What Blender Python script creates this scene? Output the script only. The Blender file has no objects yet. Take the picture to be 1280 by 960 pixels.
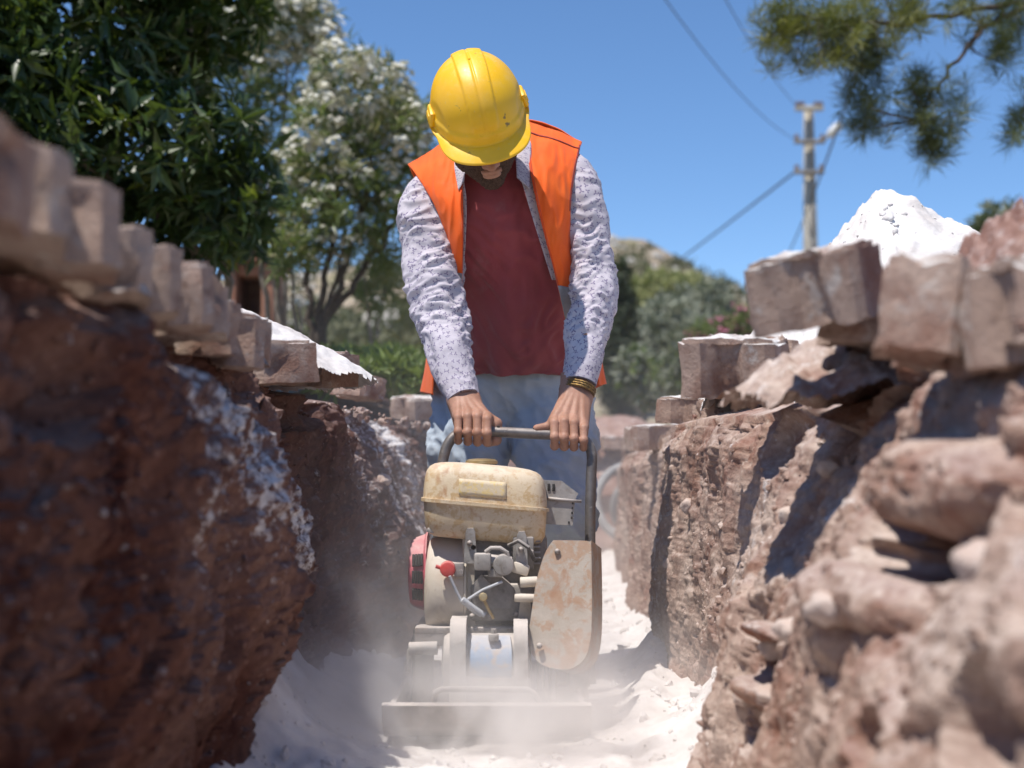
import bpy, bmesh, math, random
import numpy as np
from mathutils import Vector, Matrix

scene = bpy.context.scene
C = scene.collection
PI = math.pi
R = math.radians

# ------------------------------------------------------------------ camera
F_PX = 1778.0                    # focal length in pixels of a 1280 wide frame (50 mm lens)
PITCH = math.atan(120 / F_PX)    # the camera is tipped up a little; horizon near y = 600
CAM_Z = 0.50
cam_data = bpy.data.cameras.new("camera")
cam = bpy.data.objects.new("camera", cam_data)
C.objects.link(cam)
cam.location = (0, 0, CAM_Z)
cam.rotation_euler = (PI / 2 + PITCH, 0, 0)
cam_data.sensor_width = 36
cam_data.lens = 36 * F_PX / 1280
cam_data.clip_start = 0.05
cam_data.clip_end = 2000
cam_data.dof.use_dof = True
cam_data.dof.focus_distance = 3.15
cam_data.dof.aperture_fstop = 3.0
scene.camera = cam

# ------------------------------------------------------------------ sky, sun, exposure
SUN_ELEV, SUN_SX, SUN_SY = R(68), -0.72, -0.69     # from the left, behind the camera, high
world = bpy.data.worlds.new("World")
scene.world = world
world.use_nodes = True
wn = world.node_tree
sky = wn.nodes.new("ShaderNodeTexSky")
sky.sky_type = 'NISHITA'
sky.sun_disc = False
sky.sun_elevation = SUN_ELEV
sky.sun_rotation = math.atan2(SUN_SX, SUN_SY)
sky.altitude = 2600
sky.air_density = 1.0
sky.dust_density = 0.25
sky.ozone_density = 3.6
bg = wn.nodes["Background"]
hs = wn.nodes.new("ShaderNodeHueSaturation")
hs.inputs['Saturation'].default_value = 1.10
wn.links.new(sky.outputs[0], hs.inputs['Color'])
wn.links.new(hs.outputs[0], bg.inputs[0])
bg.inputs[1].default_value = 0.13
sun_data = bpy.data.lights.new("sun", 'SUN')
sun_data.energy = 4.3
sun_data.angle = R(0.53)
sun_data.color = (1.0, 0.95, 0.88)
sun = bpy.data.objects.new("sun", sun_data)
C.objects.link(sun)
SUN_DIR = Vector((SUN_SX * math.cos(SUN_ELEV), SUN_SY * math.cos(SUN_ELEV), math.sin(SUN_ELEV))).normalized()
sun.rotation_euler = SUN_DIR.to_track_quat('Z', 'Y').to_euler()
sun.location = (-6, -6, 12)
scene.view_settings.view_transform = 'Standard'
scene.view_settings.look = 'None'
scene.view_settings.exposure = 0.42
scene.view_settings.gamma = 1.0
scene.cycles.use_denoising = True
scene.cycles.max_bounces = 8
scene.cycles.diffuse_bounces = 4
scene.cycles.glossy_bounces = 2
scene.cycles.transmission_bounces = 2
scene.cycles.transparent_max_bounces = 6
scene.cycles.volume_bounces = 3
scene.cycles.caustics_reflective = False
scene.cycles.caustics_refractive = False
scene.cycles.use_adaptive_sampling = True
scene.cycles.adaptive_threshold = 0.01

rng = np.random.default_rng(7)
random.seed(7)

# ------------------------------------------------------------------ helpers
def at(px, py, Y):
    """World point at depth Y for a spot measured in the 1280 x 960 photograph."""
    dx = (px - 640) / F_PX
    du = (480 - py) / F_PX
    dy = math.cos(PITCH) - du * math.sin(PITCH)
    dz = math.sin(PITCH) + du * math.cos(PITCH)
    return Vector((dx / dy * Y, Y, CAM_Z + dz / dy * Y))

_P = np.random.default_rng(11).permutation(256)
_P = np.concatenate([_P, _P, _P])
_G = np.random.default_rng(12).normal(size=(256, 3))
_G /= np.linalg.norm(_G, axis=1)[:, None]

def noise3(p):
    """Gradient noise, p is (n, 3); about -1 .. 1."""
    p = np.asarray(p, float)
    i = np.floor(p).astype(np.int64)
    f = p - i
    u = f * f * f * (f * (f * 6 - 15) + 10)
    i &= 255
    def g(a, b, c):
        h = _P[_P[_P[i[:, 0] + a] + i[:, 1] + b] + i[:, 2] + c]
        gr = _G[h]
        return gr[:, 0] * (f[:, 0] - a) + gr[:, 1] * (f[:, 1] - b) + gr[:, 2] * (f[:, 2] - c)
    def lerp(a, b, t): return a + (b - a) * t
    x00 = lerp(g(0, 0, 0), g(1, 0, 0), u[:, 0]); x10 = lerp(g(0, 1, 0), g(1, 1, 0), u[:, 0])
    x01 = lerp(g(0, 0, 1), g(1, 0, 1), u[:, 0]); x11 = lerp(g(0, 1, 1), g(1, 1, 1), u[:, 0])
    return 1.6 * lerp(lerp(x00, x10, u[:, 1]), lerp(x01, x11, u[:, 1]), u[:, 2])

def fbm(p, octaves=4, gain=0.5):
    p = np.asarray(p, float)
    s, a = 0, 1.0
    for k in range(octaves):
        s = s + a * noise3(p + 17.3 * k)
        p = p * 2.03
        a *= gain
    return s

def worley(p, seed=0):
    """Distance to the nearest jittered lattice point and that point's random number."""
    p = np.asarray(p, float)
    i = np.floor(p).astype(np.int64)
    best = np.full(len(p), 9.0); rid = np.zeros(len(p))
    for a in (-1, 0, 1):
        for b in (-1, 0, 1):
            for c in (-1, 0, 1):
                q = i + (a, b, c)
                h = _P[(_P[(_P[(q[:, 0] + seed) & 255] + q[:, 1]) & 255] + q[:, 2]) & 255]
                o = q + 0.5 + 0.42 * _G[h]
                d = ((p - o) ** 2).sum(1)
                m = d < best
                best = np.where(m, d, best); rid = np.where(m, h / 255.0, rid)
    return np.sqrt(best), rid

def smooth01(x, a, b):
    t = np.clip((x - a) / (b - a), 0, 1)
    return t * t * (3 - 2 * t)

def tag(o, label=None, cat=None, group=None, kind=None):
    if label: o['label'] = label
    if cat: o['category'] = cat
    if group: o['group'] = group
    if kind: o['kind'] = kind
    return o

def empty(name, loc, label=None, cat=None, group=None, rot=(0, 0, 0)):
    o = bpy.data.objects.new(name, None)
    C.objects.link(o)
    o.location = loc
    o.rotation_euler = rot
    o.empty_display_size = 0.1
    return tag(o, label, cat, group)

def link(name, me, mat=None, parent=None, loc=None, smooth=True):
    o = bpy.data.objects.new(name, me)
    C.objects.link(o)
    if mat is not None and len(me.materials) == 0:
        for m in (mat if isinstance(mat, (list, tuple)) else [mat]):
            me.materials.append(m)
    if smooth is not None:
        me.polygons.foreach_set('use_smooth', [bool(smooth)] * len(me.polygons))
    if parent is not None:
        o.parent = parent
        if loc is None:                       # geometry was given in world space
            o.matrix_parent_inverse = WORLD_INV.get(parent.name, Matrix.Identity(4))
    if loc is not None:
        o.location = loc
    return o

WORLD_INV = {}
def world_root(e):
    """Children of e built from now on are given in world coordinates at e's unrotated place."""
    WORLD_INV[e.name] = Matrix.Translation(e.location).inverted()
    return e

def mesh_np(name, v, f, uv=None):
    """Mesh from arrays; f is (n, 3), (n, 4) or a list of both."""
    me = bpy.data.meshes.new(name)
    fl = f if isinstance(f, list) else [f]
    fl = [np.asarray(a, np.int32) for a in fl if len(a)]
    v = np.asarray(v, np.float32)
    me.vertices.add(len(v)); me.vertices.foreach_set('co', v.ravel())
    loops = np.concatenate([a.ravel() for a in fl])
    tot = np.concatenate([np.full(len(a), a.shape[1], np.int32) for a in fl])
    start = np.concatenate([[0], np.cumsum(tot)[:-1]]).astype(np.int32)
    me.loops.add(len(loops)); me.loops.foreach_set('vertex_index', loops)
    me.polygons.add(len(tot)); me.polygons.foreach_set('loop_start', start)
    me.update(calc_edges=True)
    if uv is not None:
        l = me.uv_layers.new(name="UVMap")
        l.data.foreach_set('uv', np.asarray(uv, np.float32)[loops].ravel())
    me.validate()
    return me

def grid_faces(nu, nv, wrap_u=False, wrap_v=False):
    """Quads of a (nu, nv) grid stored row by row."""
    iu = np.arange(nu if wrap_u else nu - 1); iv = np.arange(nv if wrap_v else nv - 1)
    a, b = np.meshgrid(iu, iv, indexing='ij')
    a2, b2 = (a + 1) % nu, (b + 1) % nv
    return np.stack([a * nv + b, a2 * nv + b, a2 * nv + b2, a * nv + b2], -1).reshape(-1, 4)

# ------------------------------------------------------------------ shapes for machines
class MB:
    """Gathers solid shapes and links them as one mesh object."""
    def __init__(s): s.bm = bmesh.new()
    def _fin(s, geom, mtx, bev, seg=2):
        vs = [g for g in geom if isinstance(g, bmesh.types.BMVert)]
        if bev:
            es = list({e for v in vs for e in v.link_edges})
            es = [e for e in es if e.calc_face_angle(0) > 0.5]
            r = bmesh.ops.bevel(s.bm, geom=es, offset=bev, segments=seg, affect='EDGES', profile=0.5, clamp_overlap=True)
            vs = list({v for v in vs if v.is_valid} | {v for v in r['verts']})
        bmesh.ops.transform(s.bm, matrix=mtx, verts=vs)
        return s
    def box(s, c, size, bev=0.004, rot=(0, 0, 0)):
        g = bmesh.ops.create_cube(s.bm, size=1)['verts']
        bmesh.ops.scale(s.bm, vec=size, verts=g)
        m = Matrix.Translation(c) @ Matrix.Rotation(rot[2], 4, 'Z') @ Matrix.Rotation(rot[1], 4, 'Y') @ Matrix.Rotation(rot[0], 4, 'X')
        return s._fin(g, m, bev)
    def cyl(s, a, b, r, r2=None, n=24, bev=0.0):
        a, b = Vector(a), Vector(b)
        d = b - a
        g = bmesh.ops.create_cone(s.bm, cap_ends=True, segments=n, radius1=r, radius2=r if r2 is None else r2, depth=d.length)['verts']
        m = Matrix.Translation((a + b) / 2) @ d.to_track_quat('Z', 'Y').to_matrix().to_4x4()
        return s._fin(g, m, bev)
    def tube(s, pts, r, n=12, closed=False):
        pts = [Vector(p) for p in pts]
        k = len(pts)
        rings = []
        up = None
        for i, p in enumerate(pts):
            if closed: t = (pts[(i + 1) % k] - pts[i - 1])
            else: t = pts[min(i + 1, k - 1)] - pts[max(i - 1, 0)]
            t.normalize()
            if up is None:
                up = t.orthogonal().normalized()
            else:
                up = (up - t * up.dot(t)).normalized()
            w = t.cross(up)
            rr = r[i] if hasattr(r, '__len__') else r
            rings.append([s.bm.verts.new(p + (up * math.cos(q) + w * math.sin(q)) * rr) for q in (2 * PI * j / n for j in range(n))])
        for i in range(k if closed else k - 1):
            A, B = rings[i], rings[(i + 1) % k]
            for j in range(n):
                s.bm.faces.new((A[j], A[(j + 1) % n], B[(j + 1) % n], B[j]))
        if not closed:
            s.bm.faces.new(rings[0][::-1]); s.bm.faces.new(rings[-1])
        return s
    def prism(s, outline, origin, u, v, depth, bev=0.0, seg=2):
        """outline in the plane (u, v) from origin, pushed out along u x v by depth."""
        u, v = Vector(u).normalized(), Vector(v).normalized()
        w = u.cross(v)
        o = Vector(origin)
        lo = [s.bm.verts.new((a, b, 0)) for a, b in outline]
        hi = [s.bm.verts.new((a, b, depth)) for a, b in outline]
        n = len(outline)
        s.bm.faces.new(lo[::-1]); s.bm.faces.new(hi)
        for i in range(n):
            s.bm.faces.new((lo[i], lo[(i + 1) % n], hi[(i + 1) % n], hi[i]))
        m = Matrix(((u.x, v.x, w.x, o.x), (u.y, v.y, w.y, o.y), (u.z, v.z, w.z, o.z), (0, 0, 0, 1)))
        return s._fin(lo + hi, m, bev, seg)
    def lathe(s, prof, origin, axis, n=28):
        axis = Vector(axis).normalized()
        q = axis.to_track_quat('Z', 'Y').to_matrix().to_4x4()
        m = Matrix.Translation(origin) @ q
        rings = [[s.bm.verts.new(m @ Vector((r * math.cos(t), r * math.sin(t), z))) for t in (2 * PI * j / n for j in range(n))] for r, z in prof]
        for A, B in zip(rings, rings[1:]):
            for j in range(n):
                s.bm.faces.new((A[j], A[(j + 1) % n], B[(j + 1) % n], B[j]))
        s.bm.faces.new(rings[0][::-1]); s.bm.faces.new(rings[-1])
        return s
    def rings(s, ring_list, cap=True):
        """Loft through lists of points of equal length."""
        rr = [[s.bm.verts.new(p) for p in r] for r in ring_list]
        n = len(rr[0])
        for A, B in zip(rr, rr[1:]):
            for j in range(n):
                s.bm.faces.new((A[j], A[(j + 1) % n], B[(j + 1) % n], B[j]))
        if cap:
            s.bm.faces.new(rr[0][::-1]); s.bm.faces.new(rr[-1])
        return s
    def build(s, name, mat, parent=None, loc=None, angle=40, label=None):
        bmesh.ops.recalc_face_normals(s.bm, faces=s.bm.faces)
        for e in s.bm.edges:
            e.smooth = e.calc_face_angle(0) < R(angle)
        me = bpy.data.meshes.new(name)
        s.bm.to_mesh(me); s.bm.free()
        o = link(name, me, mat, parent, loc)
        if label: o['label'] = label
        return o

def arc_path(pts, rad, seg=6):
    """Polyline with rounded corners."""
    pts = [Vector(p) for p in pts]
    out = [pts[0]]
    for i in range(1, len(pts) - 1):
        a, p, b = pts[i - 1], pts[i], pts[i + 1]
        da, db = (a - p), (b - p)
        r = min(rad, da.length * 0.48, db.length * 0.48)
        A, B = p + da.normalized() * r, p + db.normalized() * r
        for k in range(seg + 1):
            t = k / seg
            out.append(A * (1 - t) ** 2 + p * 2 * t * (1 - t) + B * t ** 2)
    out.append(pts[-1])
    return out

def super_ring(cx, cy, z, rx, ry, e=2.5, n=40, tilt=0.0):
    out = []
    for j in range(n):
        t = 2 * PI * j / n
        c, s_ = math.cos(t), math.sin(t)
        x = math.copysign(abs(c) ** (2 / e), c) * rx
        y = math.copysign(abs(s_) ** (2 / e), s_) * ry
        out.append(Vector((cx + x, cy + y, z + tilt * x)))
    return out

# ------------------------------------------------------------------ signed distance volumes
class Field:
    """A block of signed distances that shapes are blended into, then meshed by surface nets."""
    def __init__(s, lo, hi, h):
        s.lo = np.array(lo, float); s.h = h
        s.n = np.ceil((np.array(hi) - s.lo) / h).astype(int) + 1
        s.f = np.full(s.n, 1.0, np.float32)
    def _win(s, lo, hi):
        a = np.clip(np.floor((np.array(lo) - s.lo) / s.h).astype(int), 0, s.n)
        b = np.clip(np.ceil((np.array(hi) - s.lo) / s.h).astype(int) + 1, 0, s.n)
        if np.any(b <= a): return None
        ax = [s.lo[k] + s.h * np.arange(a[k], b[k]) for k in range(3)]
        g = np.meshgrid(*ax, indexing='ij')
        return tuple(slice(a[k], b[k]) for k in range(3)), np.stack(g, -1)
    def blend(s, fn, lo, hi, k=0.01, sub=False):
        pad = k + 3 * s.h
        w = s._win(np.array(lo) - pad, np.array(hi) + pad)
        if w is None: return
        sl, g = w
        d = fn(g).astype(np.float32)
        cur = s.f[sl]
        if sub:
            d = -d
            hh = np.maximum(k - np.abs(cur - d), 0) / max(k, 1e-6)
            s.f[sl] = np.maximum(cur, d) + hh * hh * k * 0.25
        else:
            hh = np.maximum(k - np.abs(cur - d), 0) / max(k, 1e-6)
            s.f[sl] = np.minimum(cur, d) - hh * hh * k * 0.25
    def cone(s, a, b, ra, rb, k=0.01, sub=False):
        a, b = np.array(a, float), np.array(b, float)
        def fn(g):
            pa = g - a; ba = b - a
            t = np.clip((pa @ ba) / (ba @ ba), 0, 1)
            return np.linalg.norm(pa - t[..., None] * ba, axis=-1) - (ra + (rb - ra) * t)
        m = max(ra, rb)
        s.blend(fn, np.minimum(a, b) - m, np.maximum(a, b) + m, k, sub)
    def chain(s, pts, rad, k=0.01):
        for i in range(len(pts) - 1):
            s.cone(pts[i], pts[i + 1], rad[i], rad[i + 1], k)
    def ell(s, c, r, M=None, k=0.01, sub=False):
        c = np.array(c, float); r = np.array(r, float)
        M = np.eye(3) if M is None else np.array(M)
        def fn(g):
            q = (g - c) @ M            # columns of M are the local axes
            k0 = np.linalg.norm(q / r, axis=-1)
            k1 = np.linalg.norm(q / (r * r), axis=-1) + 1e-9
            return k0 * (k0 - 1) / k1
        e = np.sqrt(((M * r) ** 2).sum(1))
        s.blend(fn, c - e, c + e, k, sub)
    def mesh(s, f=None):
        f = s.f if f is None else f
        ins = f < 0
        nx, ny, nz = f.shape
        cnt = np.zeros((nx - 1, ny - 1, nz - 1), np.uint8)
        for a in (0, 1):
            for b in (0, 1):
                for c in (0, 1):
                    cnt += ins[a:nx - 1 + a, b:ny - 1 + b, c:nz - 1 + c]
        act = (cnt > 0) & (cnt < 8)
        idx = np.argwhere(act)
        vid = np.full(act.shape, -1, np.int64)
        vid[act] = np.arange(len(idx))
        acc = np.zeros((len(idx), 3)); num = np.zeros(len(idx))
        corners = [(a, b, c) for a in (0, 1) for b in (0, 1) for c in (0, 1)]
        for p in corners:
            for ax in range(3):
                if p[ax]: continue
                q = list(p); q[ax] = 1
                i0 = idx + p; i1 = idx + q
                d0 = f[i0[:, 0], i0[:, 1], i0[:, 2]]; d1 = f[i1[:, 0], i1[:, 1], i1[:, 2]]
                m = (d0 < 0) != (d1 < 0)
                t = np.where(m, d0 / np.where(m, d0 - d1, 1), 0)
                pos = np.tile(np.array(p, float), (len(idx), 1)); pos[:, ax] += t
                acc[m] += pos[m]; num[m] += 1
        v = (idx + acc / num[:, None]) * s.h + s.lo
        quads = []
        for ax in range(3):
            A = ins; sl0 = [slice(None)] * 3; sl1 = [slice(None)] * 3
            sl0[ax] = slice(0, -1); sl1[ax] = slice(1, None)
            ch = A[tuple(sl0)] != A[tuple(sl1)]
            o1, o2 = (ax + 1) % 3, (ax + 2) % 3
            e = np.argwhere(ch)
            e = e[(e[:, o1] > 0) & (e[:, o2] > 0) & (e[:, o1] < f.shape[o1] - 1) & (e[:, o2] < f.shape[o2] - 1)]
            inside = A[e[:, 0], e[:, 1], e[:, 2]]
            def cell(d1, d2):
                q = e.copy(); q[:, o1] -= d1; q[:, o2] -= d2
                return vid[q[:, 0], q[:, 1], q[:, 2]]
            Q = np.stack([cell(1, 1), cell(0, 1), cell(0, 0), cell(1, 0)], -1)
            Q[~inside] = Q[~inside][:, ::-1]
            quads.append(Q)
        quads = np.concatenate(quads)
        quads = quads[(quads >= 0).all(1)]
        return v, quads

def join_arrays(parts):
    vs, fs, n = [], [], 0
    for v, f in parts:
        vs.append(v); fs.append(np.asarray(f) + n); n += len(v)
    return np.concatenate(vs), np.concatenate(fs)

# ------------------------------------------------------------------ materials
class N:
    """Small wrapper to write node trees."""
    def __init__(s, name):
        s.m = bpy.data.materials.new(name); s.m.use_nodes = True
        s.t = s.m.node_tree
        s.b = s.t.nodes["Principled BSDF"]
    def n(s, kind, **kw):
        x = s.t.nodes.new(kind)
        for k, v in kw.items():
            if k[0] == '_': setattr(x, k[1:], v)
            else: s.set(x, k, v)
        return x
    def set(s, x, k, v):
        i = x.inputs[int(k[1:]) if k[0] == 'i' and k[1:].isdigit() else k.replace('_', ' ')]
        if hasattr(v, 'links') or isinstance(v, bpy.types.NodeSocket): s.t.links.new(v, i)
        else: i.default_value = v
    def pos(s): return s.n("ShaderNodeNewGeometry").outputs['Position']
    def obj(s): return s.n("ShaderNodeTexCoord").outputs['Object']
    def noise(s, vec, scale, detail=4, rough=0.55, dist=0.0):
        x = s.n("ShaderNodeTexNoise", Vector=vec, Scale=scale, Detail=detail, Roughness=rough, Distortion=dist)
        return x.outputs['Fac']
    def ramp(s, fac, stops, interp='LINEAR'):
        x = s.n("ShaderNodeValToRGB", Fac=fac)
        x.color_ramp.interpolation = interp
        e = x.color_ramp.elements
        while len(e) < len(stops): e.new(0.5)
        for q, (p, c) in zip(e, stops):
            q.position = p
            q.color = (c, c, c, 1) if not hasattr(c, '__len__') else (*c, 1)
        return x.outputs['Color']
    def mix(s, fac, a, b, mode='MIX'):
        x = s.n("ShaderNodeMix", _data_type='RGBA', _blend_type=mode)
        for i, v in ((0, fac), (6, a), (7, b)):
            if isinstance(v, bpy.types.NodeSocket): s.t.links.new(v, x.inputs[i])
            else: x.inputs[i].default_value = (v if not hasattr(v, '__len__') else ((*v, 1) if len(v) == 3 else v))
        return x.outputs[2]
    def math(s, op, a, b=0.0, c=0.0):
        x = s.n("ShaderNodeMath", _operation=op)
        for i, v in ((0, a), (1, b), (2, c)):
            if isinstance(v, bpy.types.NodeSocket): s.t.links.new(v, x.inputs[i])
            else: x.inputs[i].default_value = v
        return x.outputs[0]
    def bump(s, h, strength=0.4, dist=0.01, normal=None):
        x = s.n("ShaderNodeBump", Height=h, Strength=strength, Distance=dist)
        if normal is not None: s.t.links.new(normal, x.inputs['Normal'])
        return x.outputs['Normal']
    def up(s):
        g = s.n("ShaderNodeNewGeometry")
        return s.n("ShaderNodeSeparateXYZ", Vector=g.outputs['Normal']).outputs['Z']
    def out(s, color=None, rough=None, normal=None, metal=None, spec=None, **kw):
        for k, v in (('Base Color', color), ('Roughness', rough), ('Normal', normal), ('Metallic', metal), ('Specular IOR Level', spec)):
            if v is None: continue
            if isinstance(v, bpy.types.NodeSocket): s.t.links.new(v, s.b.inputs[k])
            else: s.b.inputs[k].default_value = (*v, 1) if hasattr(v, '__len__') and len(v) == 3 else v
        for k, v in kw.items():
            s.set(s.b, k, v)
        return s.m

def simple_mat(name, c1, c2, scale=20, rough=0.7, bump=0.15, metal=0.0, spec=0.4, dist=0.004, world=False):
    m = N(name)
    v = m.pos() if world else m.obj()
    f = m.noise(v, scale, 6, 0.6)
    return m.out(m.mix(m.ramp(f, [(0.35, 0.0), (0.65, 1.0)]), c1, c2), rough, m.bump(m.noise(v, scale * 4, 4), bump, dist), metal, spec)
# ================================================================== materials of the setting
def dirt_mat(name, red, tan, pale, powder=(0.74, 0.71, 0.69), powder_at=0.62, amount=1.0, squash=1.0):
    m = N(name)
    p = m.pos()
    pv = m.n("ShaderNodeMapping", Vector=p, Scale=(1, 1, squash)).outputs[0]
    big = m.noise(pv, 3.2, 5, 0.6)
    mid = m.noise(pv, 13.0, 6, 0.65, 0.6)
    fine = m.noise(p, 75.0, 5, 0.7)
    col = m.mix(m.ramp(mid, [(0.36, 0.0), (0.62, 1.0)]), red, tan)
    col = m.mix(m.ramp(big, [(0.42, 0.0), (0.64, 0.85)]), col, pale)
    col = m.mix(m.ramp(fine, [(0.35, 0.45), (0.7, 0.0)]), col, tuple(c * 0.55 for c in red))
    vor = m.n("ShaderNodeTexVoronoi", Vector=p, Scale=42.0, Randomness=1.0)
    col = m.mix(m.ramp(vor.outputs['Distance'], [(0.10, 0.55), (0.28, 0.0)]), col, pale)
    # white powder that has settled on ledges and clings in patches
    led = m.math('MULTIPLY', m.ramp(m.up(), [(0.25, 0.0), (0.8, 1.0)]), m.ramp(m.noise(p, 6.0, 4), [(0.35, 0.1), (0.6, 1.0)]))
    patch = m.ramp(m.noise(p, 4.2, 7, 0.72, 0.3), [(powder_at, 0.0), (powder_at + 0.10, 1.0)])
    pw = m.math('MINIMUM', m.math('ADD', m.math('MULTIPLY', led, 0.75 * amount), m.math('MULTIPLY', patch, 0.9)), 1.0)
    run = m.math('ADD', m.n("ShaderNodeAttribute", _attribute_name='powder').outputs['Fac'], m.math('MULTIPLY', m.math('SUBTRACT', m.noise(p, 48.0, 5, 0.75), 0.56), 2.6))
    pw = m.math('MINIMUM', m.math('ADD', pw, m.ramp(run, [(0.0, 0.0), (0.45, 0.92)])), 1.0)
    pw = m.math('MULTIPLY', pw, m.ramp(fine, [(0.3, 0.5), (0.55, 1.0)]))
    col = m.mix(pw, col, powder)
    h = m.math('ADD', m.math('MULTIPLY', mid, 0.7), m.math('MULTIPLY', fine, 0.35))
    return m.out(col, 0.95, m.bump(h, 0.8, 0.018), 0.0, 0.1)

M_DIRT_L = dirt_mat("shade_dark_earth", (0.060, 0.020, 0.015), (0.165, 0.070, 0.048), (0.27, 0.155, 0.12), powder_at=0.76, amount=0.25, squash=0.4)  # darker copy of the wall earth, shade of the left face painted in
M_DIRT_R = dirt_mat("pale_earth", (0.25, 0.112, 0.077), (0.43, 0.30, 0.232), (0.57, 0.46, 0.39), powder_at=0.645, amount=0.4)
M_RED = dirt_mat("red_earth", (0.21, 0.095, 0.07), (0.30, 0.16, 0.12), (0.38, 0.25, 0.20), powder_at=0.74, amount=0.2)

def powder_mat(name="white_powder", base=(0.71, 0.675, 0.655), dark=(0.54, 0.495, 0.47)):
    m = N(name)
    p = m.pos()
    a = m.noise(p, 9.0, 6, 0.65); f = m.noise(p, 95.0, 5, 0.7)
    col = m.mix(m.ramp(a, [(0.34, 1.0), (0.6, 0.0)]), base, dark)
    col = m.mix(m.ramp(f, [(0.26, 0.7), (0.36, 0.0)]), col, (0.42, 0.36, 0.33))
    return m.out(col, 0.95, m.bump(m.math('ADD', a, m.math('MULTIPLY', f, 0.4)), 0.6, 0.010), 0.0, 0.1)
M_POWDER = powder_mat()

def ground_mat():
    m = N("dry_ground")
    p = m.pos()
    a = m.noise(p, 0.35, 6, 0.65); b = m.noise(p, 1.6, 6, 0.7); c = m.noise(p, 11.0, 5, 0.7)
    col = m.mix(m.ramp(b, [(0.4, 0.0), (0.6, 1.0)]), (0.27, 0.20, 0.145), (0.34, 0.29, 0.22))
    col = m.mix(m.ramp(a, [(0.45, 0.0), (0.6, 0.7)]), col, (0.17, 0.17, 0.085))
    col = m.mix(m.ramp(c, [(0.60, 0.0), (0.72, 0.6)]), col, (0.46, 0.42, 0.37))
    col = m.mix(m.ramp(c, [(0.30, 0.5), (0.42, 0.0)]), col, (0.10, 0.085, 0.055))
    return m.out(col, 0.95, m.bump(m.math('ADD', b, m.math('MULTIPLY', c, 0.4)), 0.6, 0.05), 0.0, 0.15)
M_GROUND = ground_mat()

# ================================================================== the trench
L_TAB = [(-2.5, -.52), (0.5, -.49), (1.2, -.475), (2.0, -.455), (2.45, -.44), (2.58, -.44), (2.72, -.49), (3.4, -.475), (3.9, -.40),
         (4.5, -.30), (5.2, -.27), (7.0, -.15), (9.0, -.02), (11.5, .12)]
R_TAB = [(-2.5, .57), (0.5, .50), (1.0, .46), (1.5, .43), (2.1, .445), (2.48, .425), (2.6, .42), (2.72, .44), (3.1, .42), (3.6, .385), (3.75, .38), (3.95, .47),
         (4.8, .47), (5.4, .455), (5.6, .47), (5.9, .52), (7.0, .54), (9.0, .68), (11.5, .87)]
def lx(Y): return np.interp(Y, *zip(*L_TAB))
def rx(Y): return np.interp(Y, *zip(*R_TAB))
GZ = 0.745                       # level of the ground beside the trench
END_Y = 9.2

ys = [-2.5]
while ys[-1] < 0.7: ys.append(ys[-1] + 0.04)
while ys[-1] < END_Y + 0.3: ys.append(ys[-1] * 1.0042 + 0.0005)
YS = np.array(ys)

def floor_z(x, Y):
    x = np.asarray(x, float); Y = np.asarray(Y, float)
    p = np.stack([x, Y, np.zeros_like(x)], -1).reshape(-1, 3)
    n = (0.022 * fbm(p * 3.1, 3) + 0.012 * fbm(p * 11 + 5, 3) + 0.005 * fbm(p * 30 + 2, 3) + 0.003 * fbm(p * 60, 2)).reshape(x.shape)
    a = (x - lx(Y)); b = (rx(Y) - x)
    heapl = 0.16 * np.exp(-np.maximum(a, 0) / 0.11) * np.exp(-((Y - 2.85) / 0.45) ** 2) + 0.05 * np.exp(-np.maximum(a, 0) / 0.08)
    heapr = 0.17 * np.exp(-np.maximum(b, 0) / 0.075) * np.exp(-((Y - 2.62) / 0.28) ** 2) + 0.06 * np.exp(-np.maximum(b, 0) / 0.09)
    ridge = 0.045 * np.exp(-((x - 0.30 - 0.15 * (Y - 3.2)) / 0.05) ** 2) * smooth01(Y, 2.7, 3.0) * (1 - smooth01(Y, 4.0, 4.6))
    flat = 1 - 0.75 * np.exp(-((x + 0.05) / 0.27) ** 4) * np.exp(-((Y - 3.05) / 0.42) ** 4)
    return 0.004 + (n + heapl + heapr + ridge) * flat + 0.02 * smooth01(Y, 5, 9)

RIDGE = [(-3000, 470), (-900, 420), (0, 395), (300, 352), (420, 338), (520, 330), (640, 305), (740, 297), (800, 303), (850, 322), (915, 352), (1000, 405), (1150, 455), (1300, 480), (1800, 505), (4000, 520)]
def ground_z(x, Y):
    x = np.asarray(x, float); Y = np.asarray(Y, float)
    pxx = 640 + F_PX * x / np.maximum(Y, 1)
    zr = CAM_Z + (600 - np.interp(pxx, *zip(*RIDGE))) / F_PX * 130
    t = smooth01(Y, 10, 150) * 0.35 + 0.65 * np.clip((Y - 12) / 118, 0, 1.15) ** 1.15
    z = GZ + np.maximum(zr - GZ, 0) * np.minimum(t, 1.02)
    bank = smooth01(Y, 4.6, 8.0) * (1 - smooth01(x, -0.55, -0.15)) * (0.29 + 0.05 * np.clip(Y - 8, 0, 6))
    z = z + bank * (1 - smooth01(Y, 25, 60))
    p = np.stack([x, Y, np.zeros_like(x)], -1).reshape(-1, 3)
    n = fbm(p * 0.9, 4).reshape(x.shape)
    n2 = fbm(p * 0.06 + 7, 4).reshape(x.shape)
    away = smooth01(np.abs(x - 0.2), 0.9, 2.0) + smooth01(Y, 9.5, 11)
    return z + 0.05 * n * np.clip(away, 0, 1) + 1.3 * n2 * smooth01(Y, 25, 110)

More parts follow.
